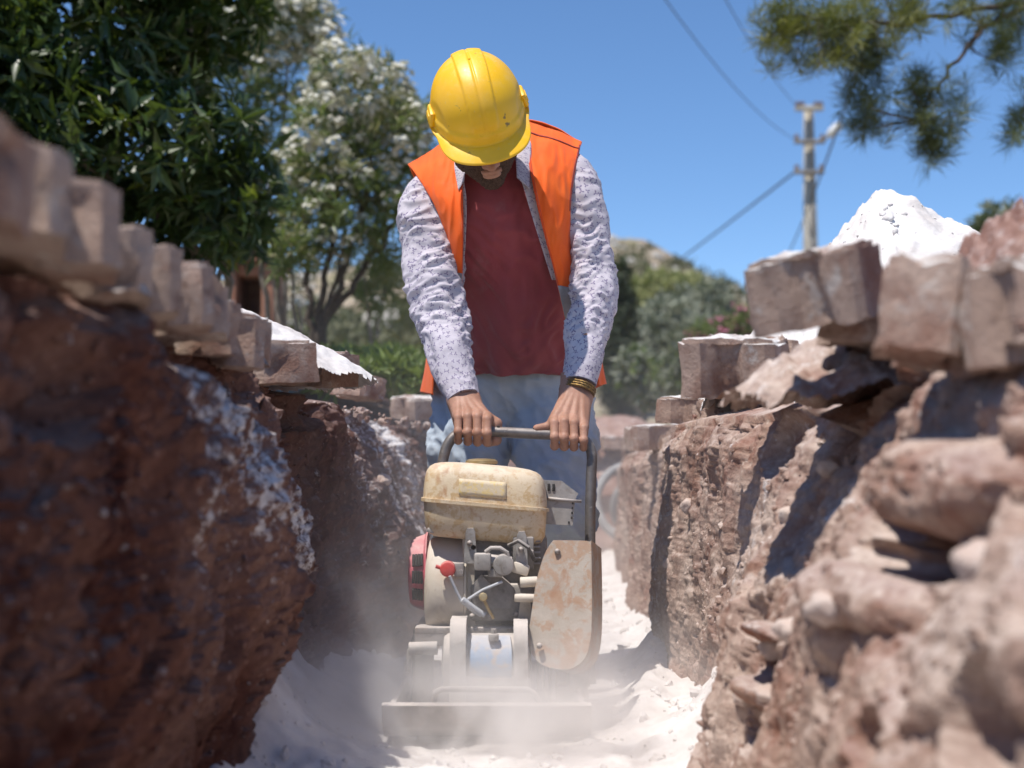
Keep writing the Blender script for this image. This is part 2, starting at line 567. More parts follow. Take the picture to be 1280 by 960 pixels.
def wall(name, side, mat, pits, lumps, seed, top_tab, nv=230, lean=0.0, rough=1.0, ledge=None, powder=None):
    """side -1 left, +1 right.  A dug earth face with lumps, pits and a rim that runs back under the paving."""
    face = np.linspace(0, 1, nv)
    rim = np.linspace(0, 1, 16)[1:]
    x0 = lx(YS) if side < 0 else rx(YS)
    top = np.interp(YS, *zip(*top_tab))
    Yg = np.repeat(YS[:, None], nv + 15, 1)
    Z = np.concatenate([-0.12 + (top[:, None] + 0.12) * face[None], np.repeat(top[:, None], 15, 1) + (GZ - 0.02 - top[:, None]) * rim[None]], 1)
    hz = np.clip(Z / 0.7, 0, 1)
    ln = np.interp(YS, *zip(*lean)) if hasattr(lean, '__len__') else np.full(len(YS), lean)
    X = np.repeat(x0[:, None], nv + 15, 1) + side * ln[:, None] * (hz - 0.5)
    end = np.where(side < 0, -1.03, np.maximum(1.06, x0 + 0.3))
    if side > 0: X[:, :nv] += (0.085 * smooth01(Z[:, :nv], 0.28, 0.54) - 0.05) * np.interp(YS, [2.35, 2.55], [1, 0])[:, None]
    X[:, nv:] += (end - X[:, nv - 1])[:, None] * rim[None] ** 1.2
    X[:, :nv] += side * 0.03 * np.maximum(0, face[None] - 0.93) / 0.07       # rounded shoulder
    P = np.stack([X, Yg, Z], -1).reshape(-1, 3)
    Q = P.copy(); Q[:, 0] = 0.4 * side
    w1, id1 = worley(Q * 7.5 + seed, seed)
    w2, id2 = worley(Q * 19.0 + 3.1 * seed, seed + 5)
    undercut = 0.05 * (1 - smooth01(P[:, 2], 0.02, 0.30)) * np.interp(P[:, 1], [2.5, 2.75], [1, 0]) * (side < 0)
    d = 0.036 * fbm(Q * 2.6 + seed, 3) - undercut + 0.014 * (0.55 - w1) * (0.4 + id1) + 0.006 * (0.5 - w2) * (0.3 + id2) + 0.010 * fbm(Q * 22 + seed, 3)
    d = d + 0.022 * np.abs(noise3(Q * np.array([5, 9, 2.2]) + 2 * seed))       # fluting down the face, as a digger leaves it
    Qw = Q + 0.05 * np.stack([fbm(Q * 6 + 2, 2), fbm(Q * 6 + 40, 2), fbm(Q * 6 + 80, 2)], -1)
    b1, bid1 = worley(Qw * 6.0 + 2 * seed, seed + 9); b2, bid2 = worley(Qw * 15 + seed, seed + 2); b3, bid3 = worley(Qw * 34 + seed, seed + 4)
    broken = 0.020 * (bid1 - .5) + (0.013 * (bid2 - .5) + 0.007 * (bid3 - .5)) * (0.25 + 1.1 * smooth01(noise3(Q * 2.4 + 50), -.1, .5))          # faces left where lumps broke away
    d = d + broken * (1.0 if side > 0 else 1.1) + 0.006 - 0.011 * np.abs(noise3(Q * 33 + seed)) - 0.006 * np.abs(noise3(Q * 80 + seed))
    d = d * rough
    if ledge is not None:
        zl = np.interp(P[:, 1], *zip(*ledge)) + 0.02 * fbm(Q * 7 + 3, 3)
        amt = np.interp(P[:, 1], [1.5, 1.9, 2.62, 2.7], [0, 1, 1, 0])
        d = d + amt * (0.085 * (1 - smooth01(P[:, 2], zl - 0.05, zl + 0.03)) - 0.02) * (0.35 + 0.65 * smooth01(P[:, 2], zl - 0.5, zl - 0.06))
    Yf, Zf = P[:, 1], P[:, 2]
    wob = 1 + 0.35 * fbm(Q * 9, 2)
    for (py, pz, ry, rz, dep) in pits:
        rr = ((Yf - py) / ry) ** 2 + ((Zf - pz) / rz) ** 2
        d = d - dep * np.clip(1.25 - rr * wob, 0, 1) ** 0.6
    for (py, pz, ry, rz, dep) in lumps:
        rr = ((Yf - py) / ry) ** 2 + ((Zf - pz) / rz) ** 2
        d = d + dep * np.clip(1.1 - rr * wob, 0, 1) ** 0.7
    X2 = X.copy(); gzr = ground_z(X[:, nv:], Yg[:, nv:])
    P.reshape(len(YS), nv + 15, 3)[:, nv:, 2] = top[:, None] + (gzr - 0.012 - top[:, None]) * rim[None] ** 0.8
    isface = np.tile(np.concatenate([np.ones(nv), np.linspace(0.7, 0.0, 15)]), len(YS))
    P[:, 0] -= side * d * isface
    P[:, 2] += 0.25 * d * isface + (1 - isface) * 0.012 * fbm(Q * 8 + 9, 3) * (isface > 0)
    P[:, 1] += 0.012 * fbm(Q * 12 + 31, 2) * isface
    f = grid_faces(len(YS), nv + 15)
    if side > 0: f = f[:, ::-1]
    me = mesh_np(name, P, f)
    at_ = me.attributes.new('powder', 'FLOAT', 'POINT')
    at_.data.foreach_set('value', np.clip(powder(P), -1, 1).astype(np.float32))
    o = link(name, me, mat)
    tag(o, kind='structure')
    return o, P.reshape(len(YS), nv + 15, 3)[:, :nv]

def keep_left(Q):
    Y, Z = Q[:, 1], Q[:, 2]
    zl = np.interp(Y, [1.5, 1.8, 2.29, 2.62], [.70, .665, .585, .45])
    e = Z - zl
    run = noise3(np.stack([Y * 16, Z * 3.5, 0 * Y], -1)) + .5 * noise3(np.stack([Y * 40, Z * 12, 0 * Y + 4], -1))
    k = np.where(e > 0, .035 - e, .03 + e * .30) * 8 + .42 * run
    fine = .25 * noise3(Q * 60)
    k = np.where((Y > 1.82) & (Y < 2.66) & (e > -.36) & (Z < .70), k + fine + .22, -1)
    far = .25 + .5 * run + .8 * (Z - .55) - np.abs(Y - 4.6) * .35
    return np.maximum(k, np.where(Y > 3.7, far, -1))
def keep_right(Q):
    Y, Z = Q[:, 1], Q[:, 2]
    run = noise3(np.stack([Y * 10, Z * 5, 0 * Y + 2], -1)) + .6 * noise3(Q * 34)
    a = .22 - np.abs(Y - 2.55) * 3.2 + .30 * run - .35 * np.abs(Z - .30)
    b = .26 - np.abs(Y - 3.72) * 2.6 + .30 * run - .5 * np.maximum(Z - .30, 0)
    c = -.55 + .55 * run + .5 * np.exp(-((Y - 1.95) / .18) ** 2 - ((Z - .47) / .05) ** 2)
    return np.where(Z < .62, np.maximum(np.maximum(a, b), c), -1)

left_top = [(-2.5, .69), (2.5, .69), (3.3, .68), (4.2, .69), (5, .68), (12, .68)]
right_top = [(-2.5, .66), (1.4, .62), (1.75, .66), (2.1, .55), (2.45, .61), (3.3, .62), (4.2, .64), (5.2, .60), (12, .60)]
left_pits = [(1.45, .60, .10, .05, .06), (1.05, .42, .07, .06, .05), (1.3, .25, .09, .05, .04), (1.7, .45, .05, .12, .03), (2.05, .3, .05, .10, .03),
             (3.1, .42, .35, .30, .03), (3.05, .64, .3, .035, .04)]
left_lumps = [(1.15, .55, .07, .05, .04), (1.55, .5, .06, .09, .03), (2.3, .35, .18, .3, .02), (1.0, .18, .1, .1, .05)]
right_pits = [(1.23, .535, .13, .085, .30), (1.13, .455, .07, .09, .25), (1.58, .418, .16, .024, .12), (1.72, .45, .06, .02, .07), (2.08, .235, .075, .034, .11), (2.2, .29, .05, .03, .07), (1.2, .30, .07, .05, .12), (1.42, .24, .05, .03, .05), (1.8, .1, .07, .03, .06), (2.3, .36, .04, .05, .035),
              (2.08, .14, .06, .035, .10), (0.98, .26, .06, .06, .09), (2.2, .42, .05, .06, .025), (1.05, .1, .06, .05, .06), (2.55, .56, .10, .05, .05)]
right_lumps = [(1.53, .49, .17, .055, .065), (1.62, .37, .14, .035, .04), (1.1, .38, .1, .07, .05), (2.12, .19, .07, .022, .04), (2.1, .27, .06, .02, .035), (1.95, .48, .18, .12, .025), (1.45, .18, .16, .13, .035), (2.3, .2, .1, .15, .02), (0.86, .22, .09, .22, .05), (1.75, .33, .1, .06, .03)]
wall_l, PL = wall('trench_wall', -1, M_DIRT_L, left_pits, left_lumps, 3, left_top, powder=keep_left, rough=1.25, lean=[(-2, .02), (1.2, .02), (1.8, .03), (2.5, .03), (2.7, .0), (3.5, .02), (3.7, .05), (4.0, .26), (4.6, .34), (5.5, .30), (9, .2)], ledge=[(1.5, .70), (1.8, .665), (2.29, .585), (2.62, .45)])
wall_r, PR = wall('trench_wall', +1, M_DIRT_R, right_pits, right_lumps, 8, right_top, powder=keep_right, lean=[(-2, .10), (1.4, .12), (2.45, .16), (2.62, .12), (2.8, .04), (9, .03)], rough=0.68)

# floor
nx = 130
u = np.linspace(-0.16, 1.16, nx)
Xf = lx(YS)[:, None] + (rx(YS) - lx(YS))[:, None] * u[None]
Yf = np.repeat(YS[:, None], nx, 1)
Zf = floor_z(Xf, Yf)
link('trench_floor', mesh_np('trench_floor', np.stack([Xf, Yf, Zf], -1).reshape(-1, 3), grid_faces(len(YS), nx)[:, ::-1]), M_POWDER)['kind'] = 'structure'

# far end of the trench
def end_wall(Y0, sgn):
    nu, nv = 90, 60
    uu, vv = np.meshgrid(np.linspace(-0.75, 1.75, nu), np.linspace(-0.1, GZ - 0.02, nv), indexing='ij')
    P = np.stack([uu + (0.0 if sgn > 0 else -.5), np.full_like(uu, Y0), vv], -1).reshape(-1, 3)
    if sgn > 0: P[:, 2] = -0.1 + (P[:, 2] + 0.1) / (GZ + 0.08) * (ground_z(P[:, 0], np.full(len(P), Y0 + .2)) + 0.09)
    P[:, 1] += sgn * (-0.10 + 0.07 * fbm(P * 4, 4) + 0.25 * (P[:, 2] / 0.7) ** 2)
    o = link('trench_end', mesh_np('trench_end', P, grid_faces(nu, nv)), M_RED)
    tag(o, kind='structure')
end_wall(END_Y - 0.2, 1)
end_wall(-2.3, -1)

# ================================================================== ground sheet with the trench cut out, rising to the hill
gx = np.concatenate([-np.geomspace(900, 2.2, 70), np.linspace(-2.0, 2.4, 60), np.geomspace(2.7, 900, 70)])
i0 = np.argmin(np.abs(gx + 0.95)); gx[i0] = -0.95
i1 = np.argmin(np.abs(gx - 0.98)); gx[i1] = 0.98
gy = np.concatenate([-np.geomspace(700, 2.6, 24), np.linspace(-2.3, END_Y, 90), np.geomspace(END_Y + .15, 150, 150), np.geomspace(160, 1500, 20)])
GX, GY = np.meshgrid(gx, gy, indexing='ij')
drift = np.where((GY > -2.4) & (GY < END_Y + .1) & (np.abs(GX) < 1.6), 0.0, 0.0)
GZg = ground_z(GX, GY)
f = grid_faces(len(gx), len(gy))
cx = (GX.ravel()[f[:, 0]] + GX.ravel()[f[:, 2]]) / 2; cy = (GY.ravel()[f[:, 0]] + GY.ravel()[f[:, 2]]) / 2
hole = (cx > gx[i0]) & (cx < gx[i1]) & (cy > -2.35) & (cy < END_Y - 0.02)
link('ground', mesh_np('ground', np.stack([GX, GY, GZg], -1).reshape(-1, 3), f[~hole]), M_GROUND)['kind'] = 'structure'
def gz(x, Y): return float(ground_z(np.array([x]), np.array([Y]))[0])

# ================================================================== concrete pavers along the two edges
def paver_mat():
    m = N("paver_concrete")
    p = m.obj(); w = m.pos()
    rnd = m.n("ShaderNodeObjectInfo").outputs['Random']
    base = m.mix(m.ramp(m.noise(w, 8.0, 5), [(0.35, 0.0), (0.65, 1.0)]), (0.41, 0.30, 0.24), (0.50, 0.375, 0.305))
    base = m.mix(m.math('MULTIPLY', rnd, 0.45), base, (0.36, 0.225, 0.17))
    base = m.mix(m.ramp(m.noise(w, 21.0, 6, 0.7, 0.5), [(0.55, 0.0), (0.66, 0.8)]), base, (0.58, 0.52, 0.47))
    base = m.mix(m.ramp(m.noise(w, 34.0, 5, 0.7), [(0.34, 0.75), (0.45, 0.0)]), base, (0.24, 0.15, 0.115))
    g = m.noise(w, 120.0, 4, 0.8)
    base = m.mix(m.ramp(g, [(0.3, 0.55), (0.45, 0.0)]), base, (0.22, 0.16, 0.13))
    pw = m.math('MULTIPLY', m.ramp(m.up(), [(0.35, 0.0), (0.8, 1.0)]), m.ramp(m.noise(w, 10.0, 5), [(0.25, 0.3), (0.5, 1.0)]))
    base = m.mix(pw, base, (0.76, 0.73, 0.70))
    dirt = m.ramp(m.noise(w, 6.0, 6, 0.7), [(0.50, 0.0), (0.64, 0.85)])
    base = m.mix(dirt, base, (0.27, 0.145, 0.105))
    return m.out(base, 0.92, m.bump(m.math('ADD', g, m.math('MULTIPLY', m.noise(w, 38, 5, 0.7), 1.2)), 0.8, 0.008), 0.0, 0.15)
M_PAVER = paver_mat()

def paver_mesh(seed, L=0.20, W=0.105, T=0.080):
    """A zig-zag interlocking paver with chipped edges; long axis x, thickness z, top at z = 0."""
    rs = np.random.default_rng(seed)
    k = W * 0.30
    n = 3
    seg = L / n
    front, back = [], []
    for i in range(n):
        s = 1 if i % 2 else 0
        x0 = -L / 2 + i * seg
        front += [(x0 + seg * 0.22, -W / 2 + (k if s else 0)), (x0 + seg * 0.78, -W / 2 + (k if s else 0))]
        back += [(x0 + seg * 0.22, W / 2 + (k if s else 0)), (x0 + seg * 0.78, W / 2 + (k if s else 0))]
    out = [(-L / 2, -W / 2 + k * 0.4)] + front + [(L / 2, -W / 2 + k * 0.4), (L / 2, W / 2 + k * 0.4)] + back[::-1] + [(-L / 2, W / 2 + k * 0.4)]
    bm = bmesh.new()
    lo = [bm.verts.new((a, b, -T)) for a, b in out]; hi = [bm.verts.new((a, b, 0)) for a, b in out]
    m = len(out)
    bm.faces.new(lo[::-1]); bm.faces.new(hi)
    for i in range(m): bm.faces.new((lo[i], lo[(i + 1) % m], hi[(i + 1) % m], hi[i]))
    top = [e for e in bm.edges if all(v.co.z > -1e-6 for v in e.verts)]
    bmesh.ops.bevel(bm, geom=top, offset=0.006, segments=2, affect='EDGES', clamp_overlap=True)
    bmesh.ops.triangulate(bm, faces=[f for f in bm.faces if len(f.verts) > 4])
    bmesh.ops.subdivide_edges(bm, edges=[e for e in bm.edges if e.calc_length() > 0.03], cuts=3, use_grid_fill=True)
    bmesh.ops.recalc_face_normals(bm, faces=bm.faces)
    co = np.array([v.co for v in bm.verts])
    d = 0.0050 * fbm(co * 26 + seed * 3.7, 3)
    chip = np.clip(fbm(co * 13 + seed * 9.1, 3) - 0.30, 0, 1) * 0.035
    for v, dd, cc in zip(bm.verts, d, chip):
        v.co += v.normal * (dd - cc)
    for e in bm.edges: e.smooth = e.calc_face_angle(0) < R(35)
    me = bpy.data.meshes.new('paver')
    bm.to_mesh(me); bm.free()
    me.materials.append(M_PAVER)
    for pl in me.polygons: pl.use_smooth = True
    return me
PAVERS = [paver_mesh(s) for s in range(6)]

pavement = empty('pavement', (-0.55, 2.5, GZ))
pavement['kind'] = 'structure'
def lay(px, py, Y, rz, tilt=(0, 0), mesh=0, sc=1.0, zs=1.0, out=0.0, parent=pavement, name='paver'):
    """A paver with the middle of its trench-side end at the given spot of the picture."""
    p = at(px, py, Y) + Vector((0, 0.0625 * abs(math.cos(R(rz))) + 0.11 * abs(math.sin(R(rz))), 0))
    o = bpy.data.objects.new(name, PAVERS[mesh % 6])
    C.objects.link(o)
    M = Matrix.Translation(p) @ Matrix.Rotation(R(rz), 4, 'Z') @ Matrix.Rotation(R(tilt[0]), 4, 'X') @ Matrix.Rotation(R(tilt[1]), 4, 'Y') @ Matrix.Diagonal((sc, sc, sc * zs, 1))
    if parent is not None:
        o.parent = parent
        o.matrix_parent_inverse = Matrix.Translation(parent.location).inverted()
    o.matrix_basis = M
    return o
# left edge row: (px, py of the top, depth, heading, tilt, mesh)
_r = np.random.default_rng(4)
for k in range(12):
    Y = 0.86 + 0.139 * k
    o = lay(0, 0, 1.0, 0, (0, 0), k % 6)
    xe = -0.405 + _r.uniform(-.012, .012)
    o.matrix_basis = (Matrix.Translation((xe - 0.118, Y, 0.774 + 0.034 * max(0.0, 1.55 - Y) / 0.55 + _r.uniform(-.010, .010))) @ Matrix.Rotation(R(14 + _r.uniform(-5, 7)), 4, 'Z')
                      @ Matrix.Rotation(R(_r.uniform(-4, 4)), 4, 'X') @ Matrix.Rotation(R(_r.uniform(-5, 5)), 4, 'Y') @ Matrix.Diagonal((1.18, 1.18, 1.02, 1)))
lay(322, 420, 2.60, -66, (4, 2), 3, 1.0)
lay(374, 432, 3.05, -30, (2, 3), 4, 1.0)
lay(448, 464, 4.1, 72, (3, 4), 5, .9)
lay(512, 494, 5.2, -60, (6, 6), 1, 1.0)
lay(532, 500, 6.0, 5, (2, 6), 2)
# back rows of the same paving, further from the edge
for k in range(22):
    Y = 0.9 + 0.135 * k
    if Y > 3.4: break
    o = lay(0, 0, 1.0, (-1) ** k * 3, (0, 0), k % 6)
    o.matrix_basis = Matrix.Translation((-0.80 - 0.02 * (k % 2), Y, GZ + 0.012 + 0.006 * (k % 3))) @ Matrix.Rotation(R((-1) ** k * 2), 4, 'Z')
# far edge of the paving where the trench ends
for k in range(7):
    o = lay(0, 0, 1.0, 0, (0, 0), k % 6)
    o.matrix_basis = Matrix.Translation((0.10 + 0.135 * k, END_Y - 0.10 + 0.02 * (k % 2), GZ + 0.03)) @ Matrix.Rotation(R(90 + 4 * (-1) ** k), 4, 'Z')

# right edge: pavers that have come loose
def loose(px, py, Y, rz, tilt, mesh, label, sc=1.0, zs=1.0):
    o = lay(px, py, Y, rz, tilt, mesh, sc, zs, parent=None, name='loose_paver')
    return tag(o, label, 'paver', 'loose pavers on the right edge')
loose(1032, 296, 1.74, -34, (13, -5), 0, "pinkish paver tipped over the edge left of the white mound, dusted white on top", 0.80, 1.55)
loose(1125, 352, 1.84, 64, (7, 5), 1, "rough paver wedged upright against the tipped pinkish paver, below the white mound", 0.82, 1.2)
loose(1222, 312, 1.46, 68, (9, 6), 2, "large blurred paver with fluted front, between the mound and the red earth heap", 0.72, 1.85)
loose(1330, 312, 1.38, 98, (-4, 2), 3, "blurred paver under the red earth heap at the edge of the picture", 0.80, 1.65)
loose(932, 414, 2.45, -36, (9, 4), 4, "paver tipped forward with a white triangular chip on its face", 0.95, 1.45)
loose(1005, 426, 2.50, 60, (4, 7), 5, "shorter weathered paver wedged behind the chipped one, over the dark hollow", 0.85, 1.3)
loose(872, 494, 3.75, -28, (4, 4), 0, "small square-ended paver low on the right edge, nearest the worker's bracelet hand", 0.9)
loose(918, 500, 3.45, 100, (6, 2), 1, "crumbling paver half buried in pale soil, middle of the right edge", 0.9)
loose(826, 530, 4.65, 10, (3, -3), 2, "pale ribbed paver at the far corner of the right trench edge")
loose(872, 540, 4.2, 95, (3, 8), 3, "paver sagging into the trench beside the pale ribbed one", 0.8)

# ================================================================== heaps
def heap(name, c, rad, hgt, mat, seed, n=110, rough=1.0, sx=1.0, sharp=1.15, rnd_=0.10, left=1.0, cell=1.0):
    uu, vv = np.meshgrid(np.linspace(-1.2, 1.2, n), np.linspace(-1.2, 1.2, n), indexing='ij')
    r = np.sqrt(uu ** 2 + vv ** 2)
    p = np.stack([uu * rad * sx, vv * rad, np.zeros_like(uu)], -1).reshape(-1, 3)
    n1 = fbm(p * (1.6 / rad) + seed, 3).reshape(r.shape)
    prof = np.clip(1 - (np.sqrt(r ** 2 + rnd_ ** 2) - rnd_) ** sharp * (1 + 0.16 * n1), -0.45, 1)
    w, idr = worley(p * (9 / rad * 0.5) + seed, seed); w = w.reshape(r.shape)
    w2, _ = worley(p * (22 / rad * 0.5) + seed, seed + 3); w2 = w2.reshape(r.shape)
    z = hgt * prof + rough * hgt * (0.07 * n1 + cell * (0.05 * (0.5 - w) + 0.035 * (0.5 - w2)) + 0.035 * fbm(p * 14 + seed, 3).reshape(r.shape) + 0.02 * fbm(p * 40 + seed, 2).reshape(r.shape))
    v = np.stack([uu * np.where(uu < 0, rad * sx * left, rad * sx), vv * rad, z], -1).reshape(-1, 3)
    f = grid_faces(n, n)
    rr = r.ravel()[f].min(1)
    o = link(name, mesh_np(name, v, f[rr < 1.08]), mat)
    o.location = c
    return o
tp = at(1105, 244, 3.3)
o = heap('powder_mound', (tp.x, tp.y, GZ - 0.02), 0.56, tp.z - GZ + 0.03, M_POWDER, 4, 210, 0.85, 1.25, 1.05, .025, .56, .25)
tag(o, "tall pointed mound of white powder behind the right-hand pavers", 'powder mound')
tp = at(1292, 268, 1.85)
o = heap('earth_heap', (tp.x, tp.y, GZ - 0.04), 0.26, tp.z - GZ + 0.04, M_RED, 9, 120, 3.0, 1.6, 1.3, .15, .42)
tag(o, "heap of lumpy dark red earth at the right edge, next to the white mound", 'earth heap')
tp = at(1085, 408, 2.1)
o = heap('earth_heap', (tp.x, tp.y, tp.z - .12), 0.20, 0.12, M_DIRT_R, 29, 90, 3.0, 1.0, 1.2, .2)
tag(o, "pale brown soil packed under the tipped pavers, over the dark hollow", 'earth heap')
tp = at(338, 392, 2.95)
o = heap('powder_heap', (tp.x - 0.10, tp.y + .08, tp.z - 0.152), 0.36, 0.155, M_POWDER, 14, 120, 1.5, 0.80, 1.3, .22, 1.0, .3)
tag(o, "low white powder heap on the left-hand pavers", 'powder heap', 'white powder lying on the left pavers')
tp = at(240, 366, 2.25)
o = heap('powder_heap', (tp.x - 0.12, tp.y + 0.05, tp.z - 0.09), 0.22, 0.09, M_POWDER, 15, 80, 1.8, 0.8, 1.4, .25, 1.0, .3)
tag(o, "thin white powder ridge beside the shaded left pavers, nearer than the low heap", 'powder heap', 'white powder lying on the left pavers')
tp = at(880, 560, 3.4)

sp_top = []
_r = np.random.default_rng(77)
for k in range(70):
    Y = _r.uniform(0.95, 2.1)
    sp_top.append(((lx(Y) - _r.uniform(.03, .20), Y, GZ + .035 + _r.uniform(0, .02)), .005 + .017 * _r.random() ** 2.5))
# soil packed behind the loose pavers on the right, and clods
def clods(name, spots, mat, seed, label=None):
    rs = np.random.default_rng(seed)
    bm = bmesh.new(); bmesh.ops.create_icosphere(bm, subdivisions=2, radius=1)
    base = np.array([v.co for v in bm.verts]); fc = np.array([[v.index for v in f.verts] for f in bm.faces]); bm.free()
    parts = []
    for (p, r) in spots:
        q = base * (1 + 0.55 * fbm(base * 1.5 + rs.uniform(0, 50), 3)[:, None]) * rs.uniform(0.5, 1.2, 3) * r
        a = rs.uniform(0, 6.28)
        q = q @ np.array([[math.cos(a), -math.sin(a), 0], [math.sin(a), math.cos(a), 0], [0, 0, 1]])
        parts.append((q + np.array(p), fc))
    v, f = join_arrays(parts)
    o = link(name, mesh_np(name, v, f), mat, smooth=False)
    o['kind'] = 'stuff'
    return o
o = clods('paving_clods', sp_top, M_RED, 12); tag(o, "dark red clods lying on the nearest left pavers", 'clods')
rs = np.random.default_rng(5)
sp = []
for k in range(900):                                     # crumbs on the trench floor
    Y = 2.3 + 5 * rs.random() ** 1.6; uu = rs.random()
    x = lx(Y) + (rx(Y) - lx(Y)) * uu
    sp.append(((x, Y, float(floor_z(np.array([x]), np.array([Y]))[0])), 0.003 + 0.015 * rs.random() ** 5))
o = clods('floor_crumbs', sp, M_POWDER, 2); tag(o, "white crumbs scattered over the trench floor", 'crumbs')
sp = []
for k in range(240):                                     # soil along the right rim
    Y = 1.3 + 3.6 * rs.random(); x = rx(Y) + 0.06 + 0.32 * rs.random()
    sp.append(((x, Y, np.interp(Y, *zip(*right_top)) + 0.02 + 0.30 * (x - rx(Y)) * 0.6), 0.004 + 0.018 * rs.random() ** 3))
o = clods('rim_clods', sp, M_RED, 3); tag(o, "reddish soil clods strewn along the right-hand rim", 'clods')
sp = []
for k in range(200):
    Y = 3.3 + 3 * rs.random(); x = lx(Y) - 0.0 - 0.3 * rs.random()
    sp.append(((x, Y, 0.69), 0.004 + 0.014 * rs.random() ** 3))
o = clods('rim_clods', sp, M_DIRT_R, 6); tag(o, "pale soil clods strewn along the left-hand rim beyond the pavers", 'clods')

# loose crumbs and stones stuck in the cut faces
def ico(sub):
    bm = bmesh.new(); bmesh.ops.create_icosphere(bm, subdivisions=sub, radius=1)
    v = np.array([q.co for q in bm.verts]); f = np.array([[q.index for q in p.verts] for p in bm.faces]); bm.free()
    return v, f
def wall_crumbs(P, mat, n, seed, label, size, y0, y1, zmin=.02):
    rs = np.random.default_rng(seed)
    v0, f0 = ico(1)
    ok = np.argwhere((P[..., 1] > y0) & (P[..., 1] < y1) & (P[..., 2] > zmin))
    w = 1 / P[ok[:, 0], ok[:, 1], 1] ** 0.5 * (0.15 + np.clip(0.5 + 1.4 * noise3(P[ok[:, 0], ok[:, 1]] * 6 + seed), 0, 1.5))
    pk = ok[rs.choice(len(ok), n, p=w / w.sum())]
    c = P[pk[:, 0], pk[:, 1]]
    r = size * (0.14 + rs.random(n) ** 7) * rs.uniform(.7, 1.1, n)
    c = c + np.array([0.35 * np.sign(c[:, 0].mean()), 0, 0]) * r[:, None]
    sh = 1 + 0.55 * fbm(np.repeat(v0[None], 12, 0).reshape(-1, 3) * 1.6 + np.repeat(np.arange(12) * 7.7, len(v0))[:, None], 2).reshape(12, -1)
    s3 = rs.uniform(.45, 1.3, (n, 3)) * r[:, None]
    V = c[:, None] + v0[None] * sh[rs.integers(0, 12, n)][..., None] * s3[:, None]
    F = f0[None] + (np.arange(n) * len(v0))[:, None, None]
    o = link('wall_crumbs', mesh_np('wall_crumbs', V.reshape(-1, 3), F.reshape(-1, 3)), mat, smooth=False)
    tag(o, label, 'crumbs', kind='stuff')
wall_crumbs(PR, M_DIRT_R, 6500, 41, "crumbs of pale soil clinging to the sunlit right trench wall", .011, .8, 5.5)
wall_crumbs(PL, M_DIRT_L, 6000, 42, "crumbs of red soil, coloured dark for shade, clinging to the left trench wall", .015, .8, 5.5)
M_STONE = simple_mat("pinkish_stone", (0.42, 0.31, 0.26), (0.55, 0.46, 0.41), 30, 0.9, 0.5, dist=0.006, world=True)
v0, f0 = ico(3)
def wall_stone(P, wallo, py_, pz_, r, seed, sq=(1, 1.2, .8)):
    k = np.argmin((P[..., 1] - py_) ** 2 + (P[..., 2] - pz_) ** 2)
    c = P.reshape(-1, 3)[k]
    w, _ = worley(v0 * 1.3 + seed * 3.3, seed)
    q = v0 * (1 + .22 * fbm(v0 * 1.2 + seed, 3) + .25 * (.5 - w))[:, None] * r * np.array(sq)
    o = link('stone', mesh_np('stone', q + c, f0), M_STONE, None)
    o.parent = wallo
for k, (a, b, r, q_) in enumerate(((2.14, .255, .026, (1, 1.3, .7)), (2.02, .20, .020, (1, 1.3, .6)), (2.2, .17, .018, (1, 1.2, .8)), (1.9, .30, .022, (1, 1.1, .8)), (1.63, .355, .024, (1, 1.3, .8)), (2.35, .44, .016, (1, 1, 1)),
        (1.35, .42, .026, (1, 1.2, .9)), (2.2, .52, .020, (1, 1.3, .8)), (1.15, .22, .024, (1, 1.2, .8)), (3.3, .44, .018, (1, 1, 1)), (3.45, .3, .015, (1, 1, 1)))):
    wall_stone(PR, wall_r, a, b, r, k + 1, q_)
for k, (a, b, r, q_) in enumerate(((4.2, .5, .022, (1, 1.2, .9)),)):
    wall_stone(PL, wall_l, a, b, r, k + 21, q_)


# grains and lumps on the big white mound
mo = bpy.data.objects['powder_mound']
vv_ = np.zeros(len(mo.data.vertices) * 3, np.float32); mo.data.vertices.foreach_get('co', vv_)
vv_ = vv_.reshape(-1, 3) + np.array(mo.location)
rs = np.random.default_rng(91)
sp = [(tuple(q), 0.003 + .010 * rs.random() ** 4) for q in vv_[rs.choice(len(vv_), 900)] if q[2] > GZ - .01]
o = clods('mound_crumbs', sp, M_POWDER, 92); o.data.polygons.foreach_set('use_smooth', [True] * len(o.data.polygons)); tag(o, "small lumps lying on the tall white powder mound", 'crumbs')
# ================================================================== the worker
def skin_mat():
    m = N("skin")
    p = m.obj()
    a = m.noise(p, 28, 5); b = m.noise(p, 160, 4, 0.7)
    col = m.mix(m.ramp(a, [(0.35, 0.0), (0.65, 1.0)]), (0.33, 0.165, 0.105), (0.42, 0.225, 0.155))
    col = m.mix(m.ramp(b, [(0.3, 0.35), (0.5, 0.0)]), col, (0.25, 0.115, 0.075))
    wr = m.n("ShaderNodeTexVoronoi", Vector=p, Scale=150.0, _feature='DISTANCE_TO_EDGE')
    h = m.math('ADD', m.math('MULTIPLY', wr.outputs['Distance'], 0.6), m.math('MULTIPLY', b, 0.6))
    return m.out(col, 0.55, m.bump(h, 0.35, 0.002), 0.0, 0.35, Subsurface_Weight=0.08, Subsurface_Scale=0.01)
M_SKIN = skin_mat()
M_NAIL = simple_mat("nail", (0.50, 0.30, 0.24), (0.55, 0.36, 0.30), 60, 0.35)
M_HAIR = simple_mat("dark_hair", (0.05, 0.031, 0.023), (0.12, 0.074, 0.054), 260, 0.8, 0.9, dist=0.003, spec=0.1)
